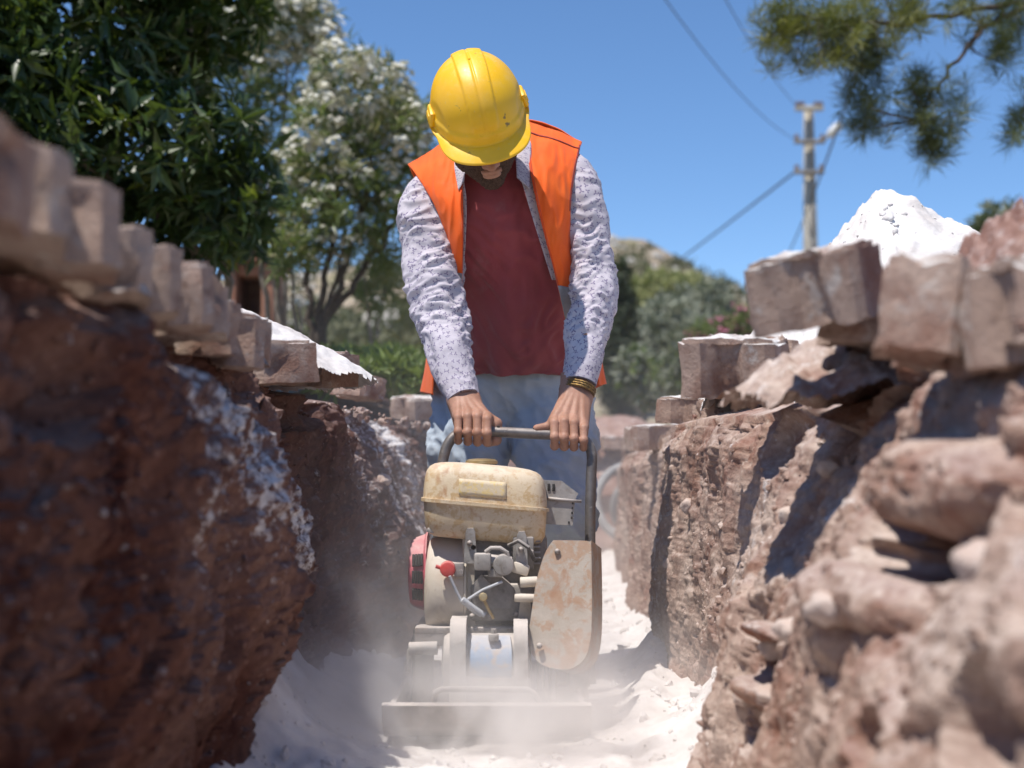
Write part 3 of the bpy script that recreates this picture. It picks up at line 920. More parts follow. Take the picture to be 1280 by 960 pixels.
def cloth_mat(name, c1, c2, weave=900, rough=0.85, sc=6, dirt=None, sheen=0.2):
    m = N(name)
    p = m.obj()
    a = m.noise(p, sc, 5, 0.6); f = m.noise(p, weave * 0.35, 2, 0.5)
    col = m.mix(m.ramp(a, [(0.35, 0.0), (0.65, 1.0)]), c1, c2)
    if dirt: col = m.mix(m.ramp(m.noise(p, 9, 6, 0.7), [(0.58, 0.0), (0.75, 0.55)]), col, dirt)
    return m.out(col, rough, m.bump(m.math('ADD', f, m.math('MULTIPLY', a, 1.5)), 0.25, 0.002), 0.0, 0.2, Sheen_Weight=sheen)
M_TEE = cloth_mat("maroon_cotton", (0.26, 0.046, 0.052), (0.31, 0.064, 0.068), dirt=(0.30, 0.14, 0.13))
M_VEST = cloth_mat("orange_hi_vis", (0.82, 0.108, 0.010), (0.88, 0.140, 0.016), sc=12, rough=0.7, dirt=(0.78, 0.20, 0.08), sheen=0.1)
M_SEAM = simple_mat("seam_tape", (0.22, 0.03, 0.03), (0.30, 0.05, 0.03), 80, 0.8)
M_BIND = cloth_mat("orange_binding", (0.62, 0.06, 0.008), (0.70, 0.08, 0.012), sc=30, rough=0.75)
M_REFLECT = simple_mat("grey_reflective_tape", (0.30, 0.28, 0.27), (0.38, 0.35, 0.34), 40, 0.5)
def denim_mat():
    m = N("pale_denim")
    p = m.obj()
    a = m.noise(p, 5.5, 6, 0.65); f = m.noise(p, 420, 2, 0.6)
    w = m.n("ShaderNodeTexWave", Vector=p, Scale=160.0, Distortion=2.0, Detail=2.0, _bands_direction='Z').outputs['Fac']
    col = m.mix(m.ramp(a, [(0.35, 0.0), (0.68, 1.0)]), (0.35, 0.42, 0.50), (0.55, 0.61, 0.66))
    col = m.mix(m.math('MULTIPLY', f, 0.35), col, (0.60, 0.66, 0.70))
    col = m.mix(m.math('MULTIPLY', w, 0.12), col, (0.14, 0.2, 0.3))
    col = m.mix(m.ramp(m.noise(p, 8, 6, 0.7), [(0.6, 0.0), (0.75, 0.5)]), col, (0.62, 0.59, 0.56))
    return m.out(col, 0.9, m.bump(m.math('ADD', w, f), 0.2, 0.0015), 0.0, 0.15)
M_DENIM = denim_mat()
def print_shirt_mat():
    """White cotton with a small scattered dark violet print, laid out in metres on the cloth."""
    m = N("printed_white_cotton")
    uv = m.n("ShaderNodeTexCoord").outputs['UV']
    S = 66.0
    def motif(scale, off, size, seedmul):
        q = m.n("ShaderNodeMapping", Vector=uv, Scale=(scale, scale, 1), Location=(off, off * 1.7, 0)).outputs[0]
        v = m.n("ShaderNodeTexVoronoi", Vector=q, Scale=1.0, Randomness=0.85, _voronoi_dimensions='2D')
        loc = m.n("ShaderNodeVectorMath", _operation='SUBTRACT', i0=q, i1=v.outputs['Position']).outputs[0]
        s = m.n("ShaderNodeSeparateXYZ", Vector=loc)
        x, y = s.outputs[0], s.outputs[1]
        r = m.math('SQRT', m.math('ADD', m.math('MULTIPLY', x, x), m.math('MULTIPLY', y, y)))
        rnd = m.n("ShaderNodeSeparateColor", Color=v.outputs['Color'])
        ang = m.math('ADD', m.math('ARCTAN2', y, x), m.math('MULTIPLY', rnd.outputs[0], 6.283 * seedmul))
        lobes = m.math('POWER', m.math('ABSOLUTE', m.math('COSINE', m.math('MULTIPLY', ang, 1.5))), 2.2)
        lim = m.math('MULTIPLY', m.math('ADD', m.math('MULTIPLY', lobes, 0.85), 0.15), m.math('ADD', m.math('MULTIPLY', rnd.outputs[1], size * 0.5), size * 0.7))
        d = m.math('SUBTRACT', lim, m.math('ADD', r, m.math('MULTIPLY', m.math('SUBTRACT', m.noise(q, 9.0, 2), 0.5), 0.12)))
        return m.ramp(d, [(0.0, 0.0), (0.05, 1.0)])
    a = motif(S, 0.0, 0.40, 1.0); b = motif(S * 1.4, 3.3, 0.26, 2.0)
    f = m.noise(m.obj(), 300, 2)
    base = m.mix(m.ramp(m.noise(m.obj(), 14, 4), [(0.35, 0), (0.65, 1)]), (0.46, 0.42, 0.465), (0.53, 0.485, 0.52))
    col = m.mix(m.math('MULTIPLY', b, 0.35), base, (0.30, 0.26, 0.34))
    col = m.mix(m.math('MULTIPLY', a, 0.85), col, (0.16, 0.13, 0.22))
    return m.out(col, 0.85, m.bump(f, 0.15, 0.001), 0.0, 0.2)
M_SHIRT = print_shirt_mat()
def helmet_mat():
    m = N("yellow_plastic")
    p = m.obj()
    a = m.noise(p, 7, 5); s = m.noise(p, 70, 5, 0.75, 1.0)
    col = m.mix(m.ramp(a, [(0.35, 0), (0.65, 1)]), (0.80, 0.43, 0.004), (0.84, 0.48, 0.006))
    col = m.mix(m.ramp(s, [(0.60, 0.0), (0.68, 0.40)]), col, (0.62, 0.48, 0.20))
    col = m.mix(m.math('MULTIPLY', m.ramp(m.noise(p, 16, 6, 0.75), [(0.48, 0.0), (0.72, 0.45)]), m.ramp(m.up(), [(0.2, 0.2), (0.8, 1.0)])), col, (0.66, 0.56, 0.36))
    sc_ = m.noise(m.n('ShaderNodeMapping', Vector=p, Scale=(9, 60, 60), Rotation=(0, 0.5, 0.9)).outputs[0], 2.2, 3, 0.6)
    col = m.mix(m.ramp(sc_, [(0.70, 0.0), (0.74, 0.5)]), col, (0.40, 0.27, 0.06))
    col = m.mix(m.ramp(m.noise(p, 34, 3), [(0.70, 0.0), (0.74, 0.8)]), col, (0.10, 0.08, 0.05))
    return m.out(col, m.ramp(s, [(0.3, 0.33), (0.7, 0.55)]), m.bump(s, 0.05, 0.001), 0.0, 0.5)
M_HELMET = helmet_mat()
M_GOLD = simple_mat("gold_brown_links", (0.30, 0.18, 0.05), (0.08, 0.05, 0.025), 240, 0.35, 0.3, 0.7)
M_BOOT = simple_mat("dusty_boot", (0.10, 0.08, 0.07), (0.40, 0.37, 0.35), 14, 0.85)
M_EYE = simple_mat("eye", (0.6, 0.58, 0.55), (0.62, 0.6, 0.57), 50, 0.2)

worker = world_root(empty('person', (0.0, 3.8, 0.0),
    "man in yellow hard hat and orange vest, bent over and gripping the compactor handle", 'person'))

# ---- head frame: x to the picture's right, y backwards, z up, tipped forward and rolled
HEAD = at(600, 154, 3.20)
HM = (Matrix.Rotation(R(-10.5), 3, 'Y') @ Matrix.Rotation(R(46), 3, 'X') @ Matrix.Rotation(R(3), 3, 'Z'))
HMn = np.array(HM)
def head_pts(v): return np.asarray(v) @ HMn.T + np.array(HEAD)

def head_field(grow=0.0, h=0.0028):
    F = Field((-.115, -.16, -.175), (.115, .15, .155), h)
    g = grow
    F.ell((0, .012, .035), (.075 + g, .096 + g, .088 + g), k=.0)
    F.ell((0, -.040, -.030), (.060 + g, .058 + g, .072 + g), k=.03)
    F.ell((0, -.050, -.078), (.050 + g, .046 + g, .034 + g), k=.025)
    F.ell((0, -.086, -.103), (.022 + g, .018 + g, .017 + g), k=.02)
    for s in (-1, 1):
        F.ell((s * .044, -.064, -.028), (.022 + g, .022 + g, .018 + g), k=.02)
        F.ell((s * .058, -.012, -.070), (.014 + g, .032 + g, .024 + g), k=.02)
        F.ell((s * .030, -.090, .014), (.026 + g, .011 + g, .009 + g), k=.014)
    return F
F = head_field()
for s in (-1, 1):
    F.ell((s * .031, -.104, -.004), (.017, .012, .011), k=.010, sub=True)
    F.ell((s * .031, -.086, -.004), (.0135, .0125, .0115), k=.003)
    F.cone((s * .018, -.0985, .0005), (s * .044, -.0935, -.001), .0022, .0018, k=.003)
    F.ell((s * .079, .014, -.018), (.009, .020, .032), k=.006)
    F.ell((s * .088, .010, -.018), (.006, .012, .020), k=.004, sub=True)
F.cone((0, -.094, .006), (0, -.122, -.040), .0075, .012, k=.012)
for s in (-1, 1): F.ell((s * .0125, -.110, -.043), (.009, .011, .008), k=.006)
for s in (-1, 1): F.ell((s * .007, -.118, -.051), (.0035, .004, .003), k=.002, sub=True)
F.ell((0, -.101, -.066), (.025, .010, .0065), k=.006)
F.ell((0, -.100, -.078), (.021, .010, .0070), k=.006)
F.cone((-.022, -.108, -.0715), (.022, -.108, -.0715), .002, .002, k=.003, sub=True)
NECK = at(618, 205, 3.44)
nl = (np.array(NECK) - np.array(HEAD)) @ HMn
F.cone((0, .022, -.055), tuple(np.array((0, .03, -.06)) + (nl - np.array((0, .03, -.06))) * .55), .056, .060, k=.03)
hv, hf = F.mesh()
skin_parts = [(head_pts(hv), hf)]

# ---- hands around the handle bar
BAR_Y = 3.17
BAR_A, BAR_B = at(566, 537, BAR_Y), at(735, 546, BAR_Y)
BAR_R = 0.0118
def bar_at(px):
    t = (px - 566) / (735 - 566)
    return BAR_A.lerp(BAR_B, t)
nails = []
def hand(wrist, knuck_px, thumb, wr=(.027, .024), drop=(0, 0, 0, 0), lift=0.0):
    """wrist: world point; knuck_px: picture x of the four fingers, index first."""
    pts_all = [wrist]
    chains = []
    rad = [.0098, .0102, .0098, .0088]
    fl = [1.0, 1.05, 1.0, .88]
    n = Vector((0, 0, 0))
    for i, px in enumerate(knuck_px):
        b = bar_at(px)
        k = b + Vector((0, .002, .036 + lift - (.004 if i in (0, 3) else 0) - drop[i]))
        p1 = b + Vector((0, -(BAR_R + .0155), -.006 * fl[i] - drop[i] * .6))
        p2 = b + Vector((0, -.010, -(BAR_R + .0115) * (1 + .05 * fl[i])))
        p3 = b + Vector((0, .014, -(BAR_R + .0085)))
        kf = k + Vector((0, -.018, -.006))
        chains.append((k, kf, p1, p2, p3, rad[i]))
        pts_all += [k, p3]
    pts_all += [Vector(q) for q in thumb]
    A = np.array(pts_all)
    F = Field(A.min(0) - .05, A.max(0) + .05, 0.0021)
    ctr = sum((c[0] for c in chains), Vector()) / 4
    side = (chains[3][0] - chains[0][0]).normalized()
    # forearm stub, wrist and the back of the hand
    back = (wrist - ctr).normalized()
    up_arm = wrist + back * .06 + Vector((0, .006, .03))
    F.cone(wrist - side * .013, up_arm - side * .016, wr[1], wr[0] + .002, k=.02)
    F.cone(wrist + side * .013, up_arm + side * .014, wr[1], wr[0] + .002, k=.02)
    for i, c in enumerate(chains):
        o = wrist + side * (-.019 + .0128 * i) + Vector((0, -.002, -.006))
        F.cone(o, c[0] - Vector((0, 0, .003)), .0175, .0125, k=.014)
        F.cone(o + Vector((0, .016, -.012)), c[0] + Vector((0, .014, -.018)), .014, .012, k=.014)
    for c in chains:
        k, kf, p1, p2, p3, r = c
        F.ell(k + Vector((0, -.004, .000)), (.0108, .0120, .0108), k=.007)
    sub = []
    for c in chains:
        k, kf, p1, p2, p3, r = c
        G = Field(F.lo, F.lo + (F.n - 1) * F.h, F.h)
        G.n = F.n; G.f = np.full(F.n, 1.0, np.float32)
        G.chain([k, kf, p1, p2, p3], [r * 1.10, r * 1.06, r * 1.0, r * .93, r * .80], k=.003)
        G.ell(p1 + Vector((0, -.001, .001)), (r * 1.06, r * 1.07, r * 1.10), k=.003)
        G.ell(p2, (r * .98, r * 1.0, r * 1.0), k=.003)
        sub.append(G.f)
    fing = sub[0]
    for q in sub[1:]: fing = np.minimum(fing, q)
    hh = np.maximum(.007 - np.abs(F.f - fing), 0) / .007
    F.f = np.minimum(F.f, fing) - hh * hh * .007 * .25
    th = [Vector(q) for q in thumb]
    F.chain(th, [.0165, .0135, .0112, .0088][:len(th)], k=.006)
    # tendons
    for i, c in enumerate(chains):
        o = wrist + side * (-.014 + .009 * i) + Vector((0, -.016, .004))
        F.cone(o, c[0] + Vector((0, -.0065, .0055)), .004, .0042, k=.007)
    v, f = F.mesh()
    skin_parts.append((v, f))
    return th

W1 = at(580, 499, 3.225)
t1 = hand(W1, (609, 597, 585, 573), [W1 + Vector((.020, -.008, -.020)), bar_at(618) + Vector((.003, .012, .018)), bar_at(619) + Vector((.002, .008, -.018)), bar_at(610) + Vector((0, .018, -.026))])
W2 = at(720, 492, 3.235)
t2 = hand(W2, (693, 705, 717, 729), [W2 + Vector((-.024, -.010, -.022)), at(697, 519, BAR_Y + .012), at(688, 533, BAR_Y + .003), at(671, 535.5, BAR_Y - .002)], drop=(0, 0, .002, .008))

# ---- the rest of the body (under the clothes), coarse but one surface
F = Field((-.45, 3.02, -.02), (.42, 4.1, 1.42), 0.011)
SH_L, SH_R = at(560, 240, 3.46), at(690, 220, 3.46)
F.ell(at(632, 275, 3.49), (.15, .095, .16), k=.05)
F.ell(at(642, 370, 3.57), (.125, .085, .15), k=.05)
F.ell(at(640, 450, 3.68), (.145, .10, .11), k=.05)
F.cone(SH_L, SH_R, .042, .042, k=.04)
F.cone(NECK + Vector((0, .02, -.02)), HEAD + HM @ Vector((0, .03, -.06)), .056, .052, k=.03)
ARM_L = [(552, 244, 3.46), (538, 300, 3.41), (551, 392, 3.36), (566, 455, 3.27), (580, 499, 3.225)]
ARM_R = [(700, 226, 3.46), (728, 285, 3.42), (742, 370, 3.38), (732, 430, 3.29), (720, 490, 3.235)]
for A in (ARM_L, ARM_R):
    F.chain([at(*q) for q in A], [.036, .042, .038, .032, .026], k=.02)
LEG_L = [(597, 478, 3.71), (586, 560, 3.69), (584, 655, 3.64), (586, 740, 3.76), (588, 808, 3.84)]
LEG_R = [(686, 478, 3.71), (692, 555, 3.655), (698, 645, 3.57), (702, 730, 3.70), (704, 800, 3.80)]
for A in (LEG_L, LEG_R):
    F.chain([at(*q) for q in A], [.085, .075, .055, .048, .038], k=.03)
bv, bf = F.mesh()
skin_parts.append((bv, bf))
v, f = join_arrays(skin_parts)
link('body', mesh_np('body', v, f), M_SKIN, worker)

# ---- hair and beard follow the head, a little proud of it
def fuzz(name, grow, keep, seed, amp):
    F = head_field(grow)
    lo = F.lo
    ax = [lo[k] + F.h * np.arange(F.n[k]) for k in range(3)]
    X, Y, Z = np.meshgrid(*ax, indexing='ij')
    P = np.stack([X, Y, Z], -1).reshape(-1, 3)
    nn = fbm(P * 150 + seed, 2).reshape(X.shape)
    f = np.maximum(F.f + amp * nn, keep(X, Y, Z) + .008 * nn)
    v, q = F.mesh(f.astype(np.float32))
    link(name, mesh_np(name, head_pts(v), q), M_HAIR, worker)
def beard_region(X, Y, Z):
    jaw = np.maximum(Z + .048 + .55 * (Y + .06), Y - .012)            # below a line from mouth corner to ear
    mou = np.maximum(np.abs(X) - .032, np.maximum(np.abs(Z + .059) - .0085, Y + .06))
    lips = .85 * (np.sqrt((X / .017) ** 2 + ((Z + .074) / .0065) ** 2) - 1) * .012
    lips = np.where(Y < -.06, -lips, -1)
    return np.minimum(np.maximum(jaw, lips), mou)
fuzz('beard', .0030, beard_region, 3, .0026)
fuzz('hair', .006, lambda X, Y, Z: np.maximum(-(Z + .055 - .9 * np.clip(-Y - .01, 0, 1) * 1.4), -(Y + .050 + .3 * np.clip(Z, -1, 1))), 9, .002)

# ---- hard hat
def hard_hat():
    na, nv, nb = 168, 72, 14
    a = np.linspace(0, 2 * PI, na, endpoint=False)
    rxh, ryh, H, z0 = .1060, .139, .134, .026
    rows = []
    def rim(a, out, z):
        return np.stack([(rxh + out) * np.cos(a), .004 + (ryh + out) * np.sin(a), np.full_like(a, z) if not hasattr(z, '__len__') else z], -1)
    for i in range(nv):
        v = (i + .3) / (nv - 1 + .3)
        s = math.sin(v * PI / 2) ** .92; z = H * math.cos(v * PI / 2) ** .86 if v < 1 else 0
        x = rxh * s * np.cos(a); y = ryh * s * np.sin(a)
        n = np.stack([x / rxh ** 2, y / ryh ** 2, np.full_like(x, z / H ** 2 + 1e-3)], -1)
        n /= np.linalg.norm(n, axis=1)[:, None]
        w = .031 - .10 * np.maximum(-y - .03, 0) * .35
        fade = 1 - smooth01(np.full_like(x, v), .80, .93) * (y < 0) - .0
        band = (1 - smooth01(np.abs(x), w, w + .0035)) * fade
        crease = np.exp(-(x / .0028) ** 2) * .0022 * fade
        # raised side panels ending in a round hollow above the rim
        uu = np.abs(x); edge = np.sqrt(((uu - .072) / .034) ** 2 + ((y + .015) / .075) ** 2 + ((z - .015) / .065) ** 2)
        pan = (1 - smooth01(edge, .93, 1.05))
        lip = smooth01(np.full_like(x, v), .88, .93) * .0035
        d = .0048 * band - crease - .0035 * pan + lip
        rows.append(np.stack([x, y + .004, z + np.zeros_like(x)], -1) + n * d[:, None])
    front = np.clip(-np.sin(a), 0, 1)
    ext = .005 + .034 * smooth01(front, .35, .95)
    dropz = -.004 - .016 * smooth01(front, .2, 1.0) + .004 * np.abs(np.cos(a))
    for k in range(1, nb + 1):
        t = k / nb
        rows.append(rim(a, .004 + ext * t, dropz * t ** 1.3))
    rows.append(rim(a, .0045 + ext, dropz - .0035))
    rows.append(rim(a, .002 + ext, dropz - .0045))
    rows.append(rim(a, -.002, -.005 + 0 * a))
    rows.append(rim(a, -.006, .03 + 0 * a))
    P = np.concatenate(rows)
    P[:, 2] += z0
    f = grid_faces(len(rows), na, wrap_v=True)
    v = np.concatenate([P, [[0, .004, z0 + H + .0048 - .002]]])
    cap = np.stack([np.full(na, len(v) - 1), np.arange(na), (np.arange(na) + 1) % na], -1)
    hat = link('hard_hat', mesh_np('hard_hat', head_pts(v), [f[:, ::-1], cap]), M_HELMET, worker)
    me_hat = hat
    def part(name, mb, mat, label=None):
        mb.bm.transform(Matrix.Translation(HEAD) @ HM.to_4x4())
        o = mb.build(name, mat, me_hat)
        o.matrix_parent_inverse = (me_hat.matrix_parent_inverse).inverted() @ WORLD_INV[worker.name] if False else Matrix.Identity(4)
        return o
    for s in (-1, 1):
        b = MB()
        b.box((s * .1060, .000, z0 + .020), (.014, .050, .036), .006, rot=(0, s * R(-12), 0))
        b.box((s * .1125, .000, z0 + .020), (.006, .030, .018), .003, rot=(0, s * R(-12), 0))
        part('side_slot', b, M_HELMET)
    b = MB()
    b.box((0, -.132, z0 + .022), (.038, .010, .010), .004, rot=(R(-20), 0, 0))
    part('badge', b, M_HELMET)
hard_hat()

# ---- cloth lofts
def spline(pts, n):
    """Catmull-Rom through rows of numbers."""
    p = np.array(pts, float)
    p = np.concatenate([[2 * p[0] - p[1]], p, [2 * p[-1] - p[-2]]])
    t = np.linspace(0, len(pts) - 1 - 1e-9, n)
    i = t.astype(int); u = (t - i)[:, None]
    a, b, c, d = p[i], p[i + 1], p[i + 2], p[i + 3]
    return 0.5 * (2 * b + (c - a) * u + (2 * a - 5 * b + 4 * c - d) * u ** 2 + (3 * b - 3 * c + d - a) * u ** 3)

def ridged(p): return (1 - np.abs(noise3(p))) ** 2

def sleeve(rows, seed, nr=300, nt=96):
    """rows: picture x, y, depth, half width in pixels, wrinkle strength."""
    q = spline([list(at(a, b, Y)) + [hw * Y / F_PX, w] for a, b, Y, hw, w in rows], nr)
    c, r, w = q[:, :3], q[:, 3], q[:, 4]
    T = np.gradient(c, axis=0); T /= np.linalg.norm(T, axis=1)[:, None]
    X = np.array([1.0, 0, 0]) - T * T[:, :1]; X /= np.linalg.norm(X, axis=1)[:, None]
    B = np.cross(T, X)
    s = np.concatenate([[0], np.cumsum(np.linalg.norm(np.diff(c, axis=0), axis=1))])
    th = np.linspace(0, 2 * PI, nt + 1)
    S, TH = np.meshgrid(s, th, indexing='ij')
    co, si = np.cos(TH), np.sin(TH)
    P1 = np.stack([co * 0.85 + seed, si * 0.85, S / .028 + 0.55 * co + 0.2 * si], -1).reshape(-1, 3)
    P2 = np.stack([co * 1.6 + seed + 9, si * 1.6, S / .017 - 0.5 * co], -1).reshape(-1, 3)
    P3 = np.stack([co * 1.2 + seed + 4, si * 1.2, S / .08 + 0.8 * si], -1).reshape(-1, 3)
    P4 = np.stack([co * .8 + seed + 2, si * .8, S / .11], -1).reshape(-1, 3)
    env = np.clip(.75 + 1.1 * noise3(P4), .1, 1.6)
    P1[:, 2] += 1.1 * noise3(P3 * [1, 1, .6] + 30); P2[:, 2] += .9 * noise3(P3 + 60)
    d = env * (.0088 * (ridged(P1) - .45) + .0045 * (ridged(P2) - .45)) + .010 * noise3(P3)
    d = d.reshape(S.shape) * w[:, None]
    rr = r[:, None] + d
    P = c[:, None] + (X[:, None] * co[..., None] + B[:, None] * si[..., None] * 0.95) * rr[..., None]
    P = P.reshape(-1, 3)
    uv = np.stack([TH * np.median(r), S], -1).reshape(-1, 2) + seed
    f = grid_faces(nr, nt + 1)
    # rolled inner cuff
    k = nt + 1
    inn = c[-1] + (X[-1] * np.cos(th)[:, None] + B[-1] * np.sin(th)[:, None]) * (r[-1] - .006)
    inn2 = c[-12] + (X[-12] * np.cos(th)[:, None] + B[-12] * np.sin(th)[:, None]) * (r[-12] - .008)
    n0 = len(P)
    P = np.concatenate([P, inn, inn2]); uv = np.concatenate([uv, uv[-k:], uv[-k:]])
    j = np.arange(nt)
    f2 = np.stack([n0 - k + j, n0 - k + j + 1, n0 + j + 1, n0 + j], -1)
    f3 = f2 + k
    return P, np.concatenate([f, f2, f3]), uv

SL_L = [(572, 232, 3.46, 20, .2), (552, 236, 3.455, 27, .3), (539, 247, 3.445, 34, .6), (534, 268, 3.425, 36, .9), (538, 300, 3.41, 36.5, 1.1), (543, 345, 3.385, 35.5, 1.2),
        (551, 392, 3.35, 32, 1.2), (559, 432, 3.30, 28, 1.0), (567, 462, 3.265, 25, .7), (574, 482, 3.245, 22.5, .4), (580, 499, 3.225, 20, .25)]
SL_R = [(686, 208, 3.46, 20, .2), (704, 211, 3.455, 26, .3), (717, 226, 3.445, 31, .6), (723, 252, 3.425, 32, .9), (732, 295, 3.41, 30, 1.1), (740, 340, 3.39, 28, 1.3),
        (742, 374, 3.36, 27.5, 1.3), (736, 412, 3.32, 26.5, .9), (730, 445, 3.28, 23.5, .4), (726, 468, 3.255, 21.5, .3), (724, 480, 3.245, 20.5, .25)]
a1 = sleeve(SL_L, 1.0); a2 = sleeve(SL_R, 7.0)

def panel(inner, outer, nr=110, nc=34, bulge=.016, seed=0, fold=.009, uvs=True):
    A = spline([list(at(*q)) for q in inner], nr); B = spline([list(at(*q)) for q in outer], nr)
    u = np.linspace(0, 1, nc)
    P = A[:, None] * (1 - u)[None, :, None] + B[:, None] * u[None, :, None]
    s = np.linspace(0, 1, nr)
    P[..., 1] -= bulge * np.sin(PI * u)[None] * np.sin(PI * np.clip(s * .9 + .1, 0, 1))[:, None]
    Q = np.stack([P[..., 0] * 26, P[..., 2] * 7, np.full(P.shape[:2], seed * 3.7)], -1).reshape(-1, 3)
    n = (noise3(Q) + .6 * ridged(Q * 1.9)).reshape(P.shape[:2])
    P[..., 1] -= fold * n
    P[..., 0] += fold * .5 * noise3(Q + 20).reshape(P.shape[:2]) * np.sin(PI * u)[None]
    L = np.linalg.norm(A - B, axis=1).mean()
    uv = np.stack([np.repeat(u[None] * L, nr, 0), np.repeat(s[:, None] * .5, nc, 1)], -1).reshape(-1, 2)
    return P.reshape(-1, 3), grid_faces(nr, nc), uv

def with_thickness(o, t, off=0.0):
    md = o.modifiers.new('thickness', 'SOLIDIFY'); md.thickness = t; md.offset = off
    return o

# printed shirt: sleeves, collar and the strips that show beside the vest
flapL = panel([(585, 196, 3.385), (580, 222, 3.335), (583, 250, 3.316), (582, 300, 3.335), (578, 350, 3.39)], [(566, 190, 3.40), (566, 222, 3.35), (570, 250, 3.332), (570, 300, 3.352), (570, 350, 3.40)], 50, 10, .002, 3, .002)
flapR = panel([(650, 178, 3.395), (647, 205, 3.33), (655, 236, 3.312), (668, 280, 3.326), (690, 350, 3.39)], [(666, 176, 3.405), (668, 205, 3.35), (676, 240, 3.33), (688, 285, 3.345), (700, 350, 3.40)], 50, 10, .002, 4, .002)
colR = panel([(652, 166, 3.40), (645, 190, 3.335), (646, 222, 3.30)], [(664, 170, 3.41), (664, 196, 3.34), (662, 236, 3.303)], 30, 10, .004, 5, .001)
colL = panel([(590, 190, 3.385), (583, 206, 3.335), (580, 226, 3.312)], [(572, 188, 3.40), (568, 206, 3.345), (573, 238, 3.312)], 30, 10, .004, 6, .001)
vs, fs, us, n0 = [], [], [], 0
for v, f, uv in (a1, a2, flapL, flapR, colL, colR):
    vs.append(v); fs.append(f + n0); us.append(uv); n0 += len(v)
shirt = link('shirt', mesh_np('shirt', np.concatenate(vs), np.concatenate(fs), np.concatenate(us)), M_SHIRT, worker)
with_thickness(shirt, .0016, 0)

# T-shirt
def tee():
    # centre x, y, depth, half width px, half depth m, lean deg, shoulder tilt
    rows = [(645, 455, 3.66, 71, .125, 20, .00), (645, 428, 3.635, 71, .128, 20, .00), (645, 390, 3.60, 73, .128, 22, .02), (641, 345, 3.55, 77, .124, 26, .05),
            (635, 298, 3.50, 82, .124, 30, .10), (630, 260, 3.468, 90, .118, 34, .14), (626, 232, 3.445, 94, .103, 36, .16), (622, 211, 3.44, 88, .086, 38, .16),
            (619, 197, 3.44, 66, .073, 40, .16), (617, 190, 3.432, 42, .071, 44, .14), (615, 188, 3.42, 34, .070, 47, .12)]
    nr, nt = 210, 180
    q = spline([list(at(a, b, Y)) + [hw * Y / F_PX, d, R(l), t] for a, b, Y, hw, d, l, t in rows], nr)
    th = np.linspace(0, 2 * PI, nt, endpoint=False)
    s = np.linspace(0, 1, nr)
    S, TH = np.meshgrid(s, th, indexing='ij')
    e = 2 / 2.35
    cx_ = np.sign(np.cos(TH)) * np.abs(np.cos(TH)) ** e; cy_ = np.sign(np.sin(TH)) * np.abs(np.sin(TH)) ** e
    X = cx_ * q[:, 3:4]; D = -cy_ * q[:, 4:5]                       # D > 0 is forward
    front = np.clip(-cy_, 0, 1)
    Q = np.stack([X * 9, S * 5.5 + 1.1 * np.abs(X) * 8, D * 4], -1).reshape(-1, 3)
    Q2 = np.stack([X * 20 + S * 6, S * 14 - np.abs(X) * 22, D * 3 + 7], -1).reshape(-1, 3)
    n = (.015 * noise3(Q) + .013 * ridged(Q2) + .010 * ridged(Q * [2.2, .7, 1] + 5)).reshape(S.shape) * (1 - .75 * smooth01(S, .45, .9))
    hemfold = .017 * np.sin(TH * 7 + 2 * np.sin(TH * 3)) * (1 - smooth01(S, 0, .3))
    k = 1 + (n + hemfold * .6) / .12
    # a soft vertical crease between chest and belly
    D = D * k; X = X * (1 + .3 * (k - 1))
    D = D + .012 * np.exp(-((S - .50) / .16) ** 2) * front * np.exp(-(X / .11) ** 2)
    cl, sl = np.cos(q[:, 5:6]), np.sin(q[:, 5:6])
    P = np.stack([q[:, 0:1] + X, q[:, 1:2] - D * cl, q[:, 2:3] - D * sl + X * q[:, 6:7] - .010 * np.cos(2 * TH) * (S < .08) * (1 - S / .08)], -1)
    o = link('t_shirt', mesh_np('t_shirt', P.reshape(-1, 3), grid_faces(nr, nt, wrap_v=True)), M_TEE, worker)
    with_thickness(o, .003, -1)
    ring = P[-1]
    b = MB(); b.tube(ring[::3], .0042, 8, closed=True); b.build('neckband', M_TEE, o).matrix_parent_inverse = Matrix.Identity(4)
tee()

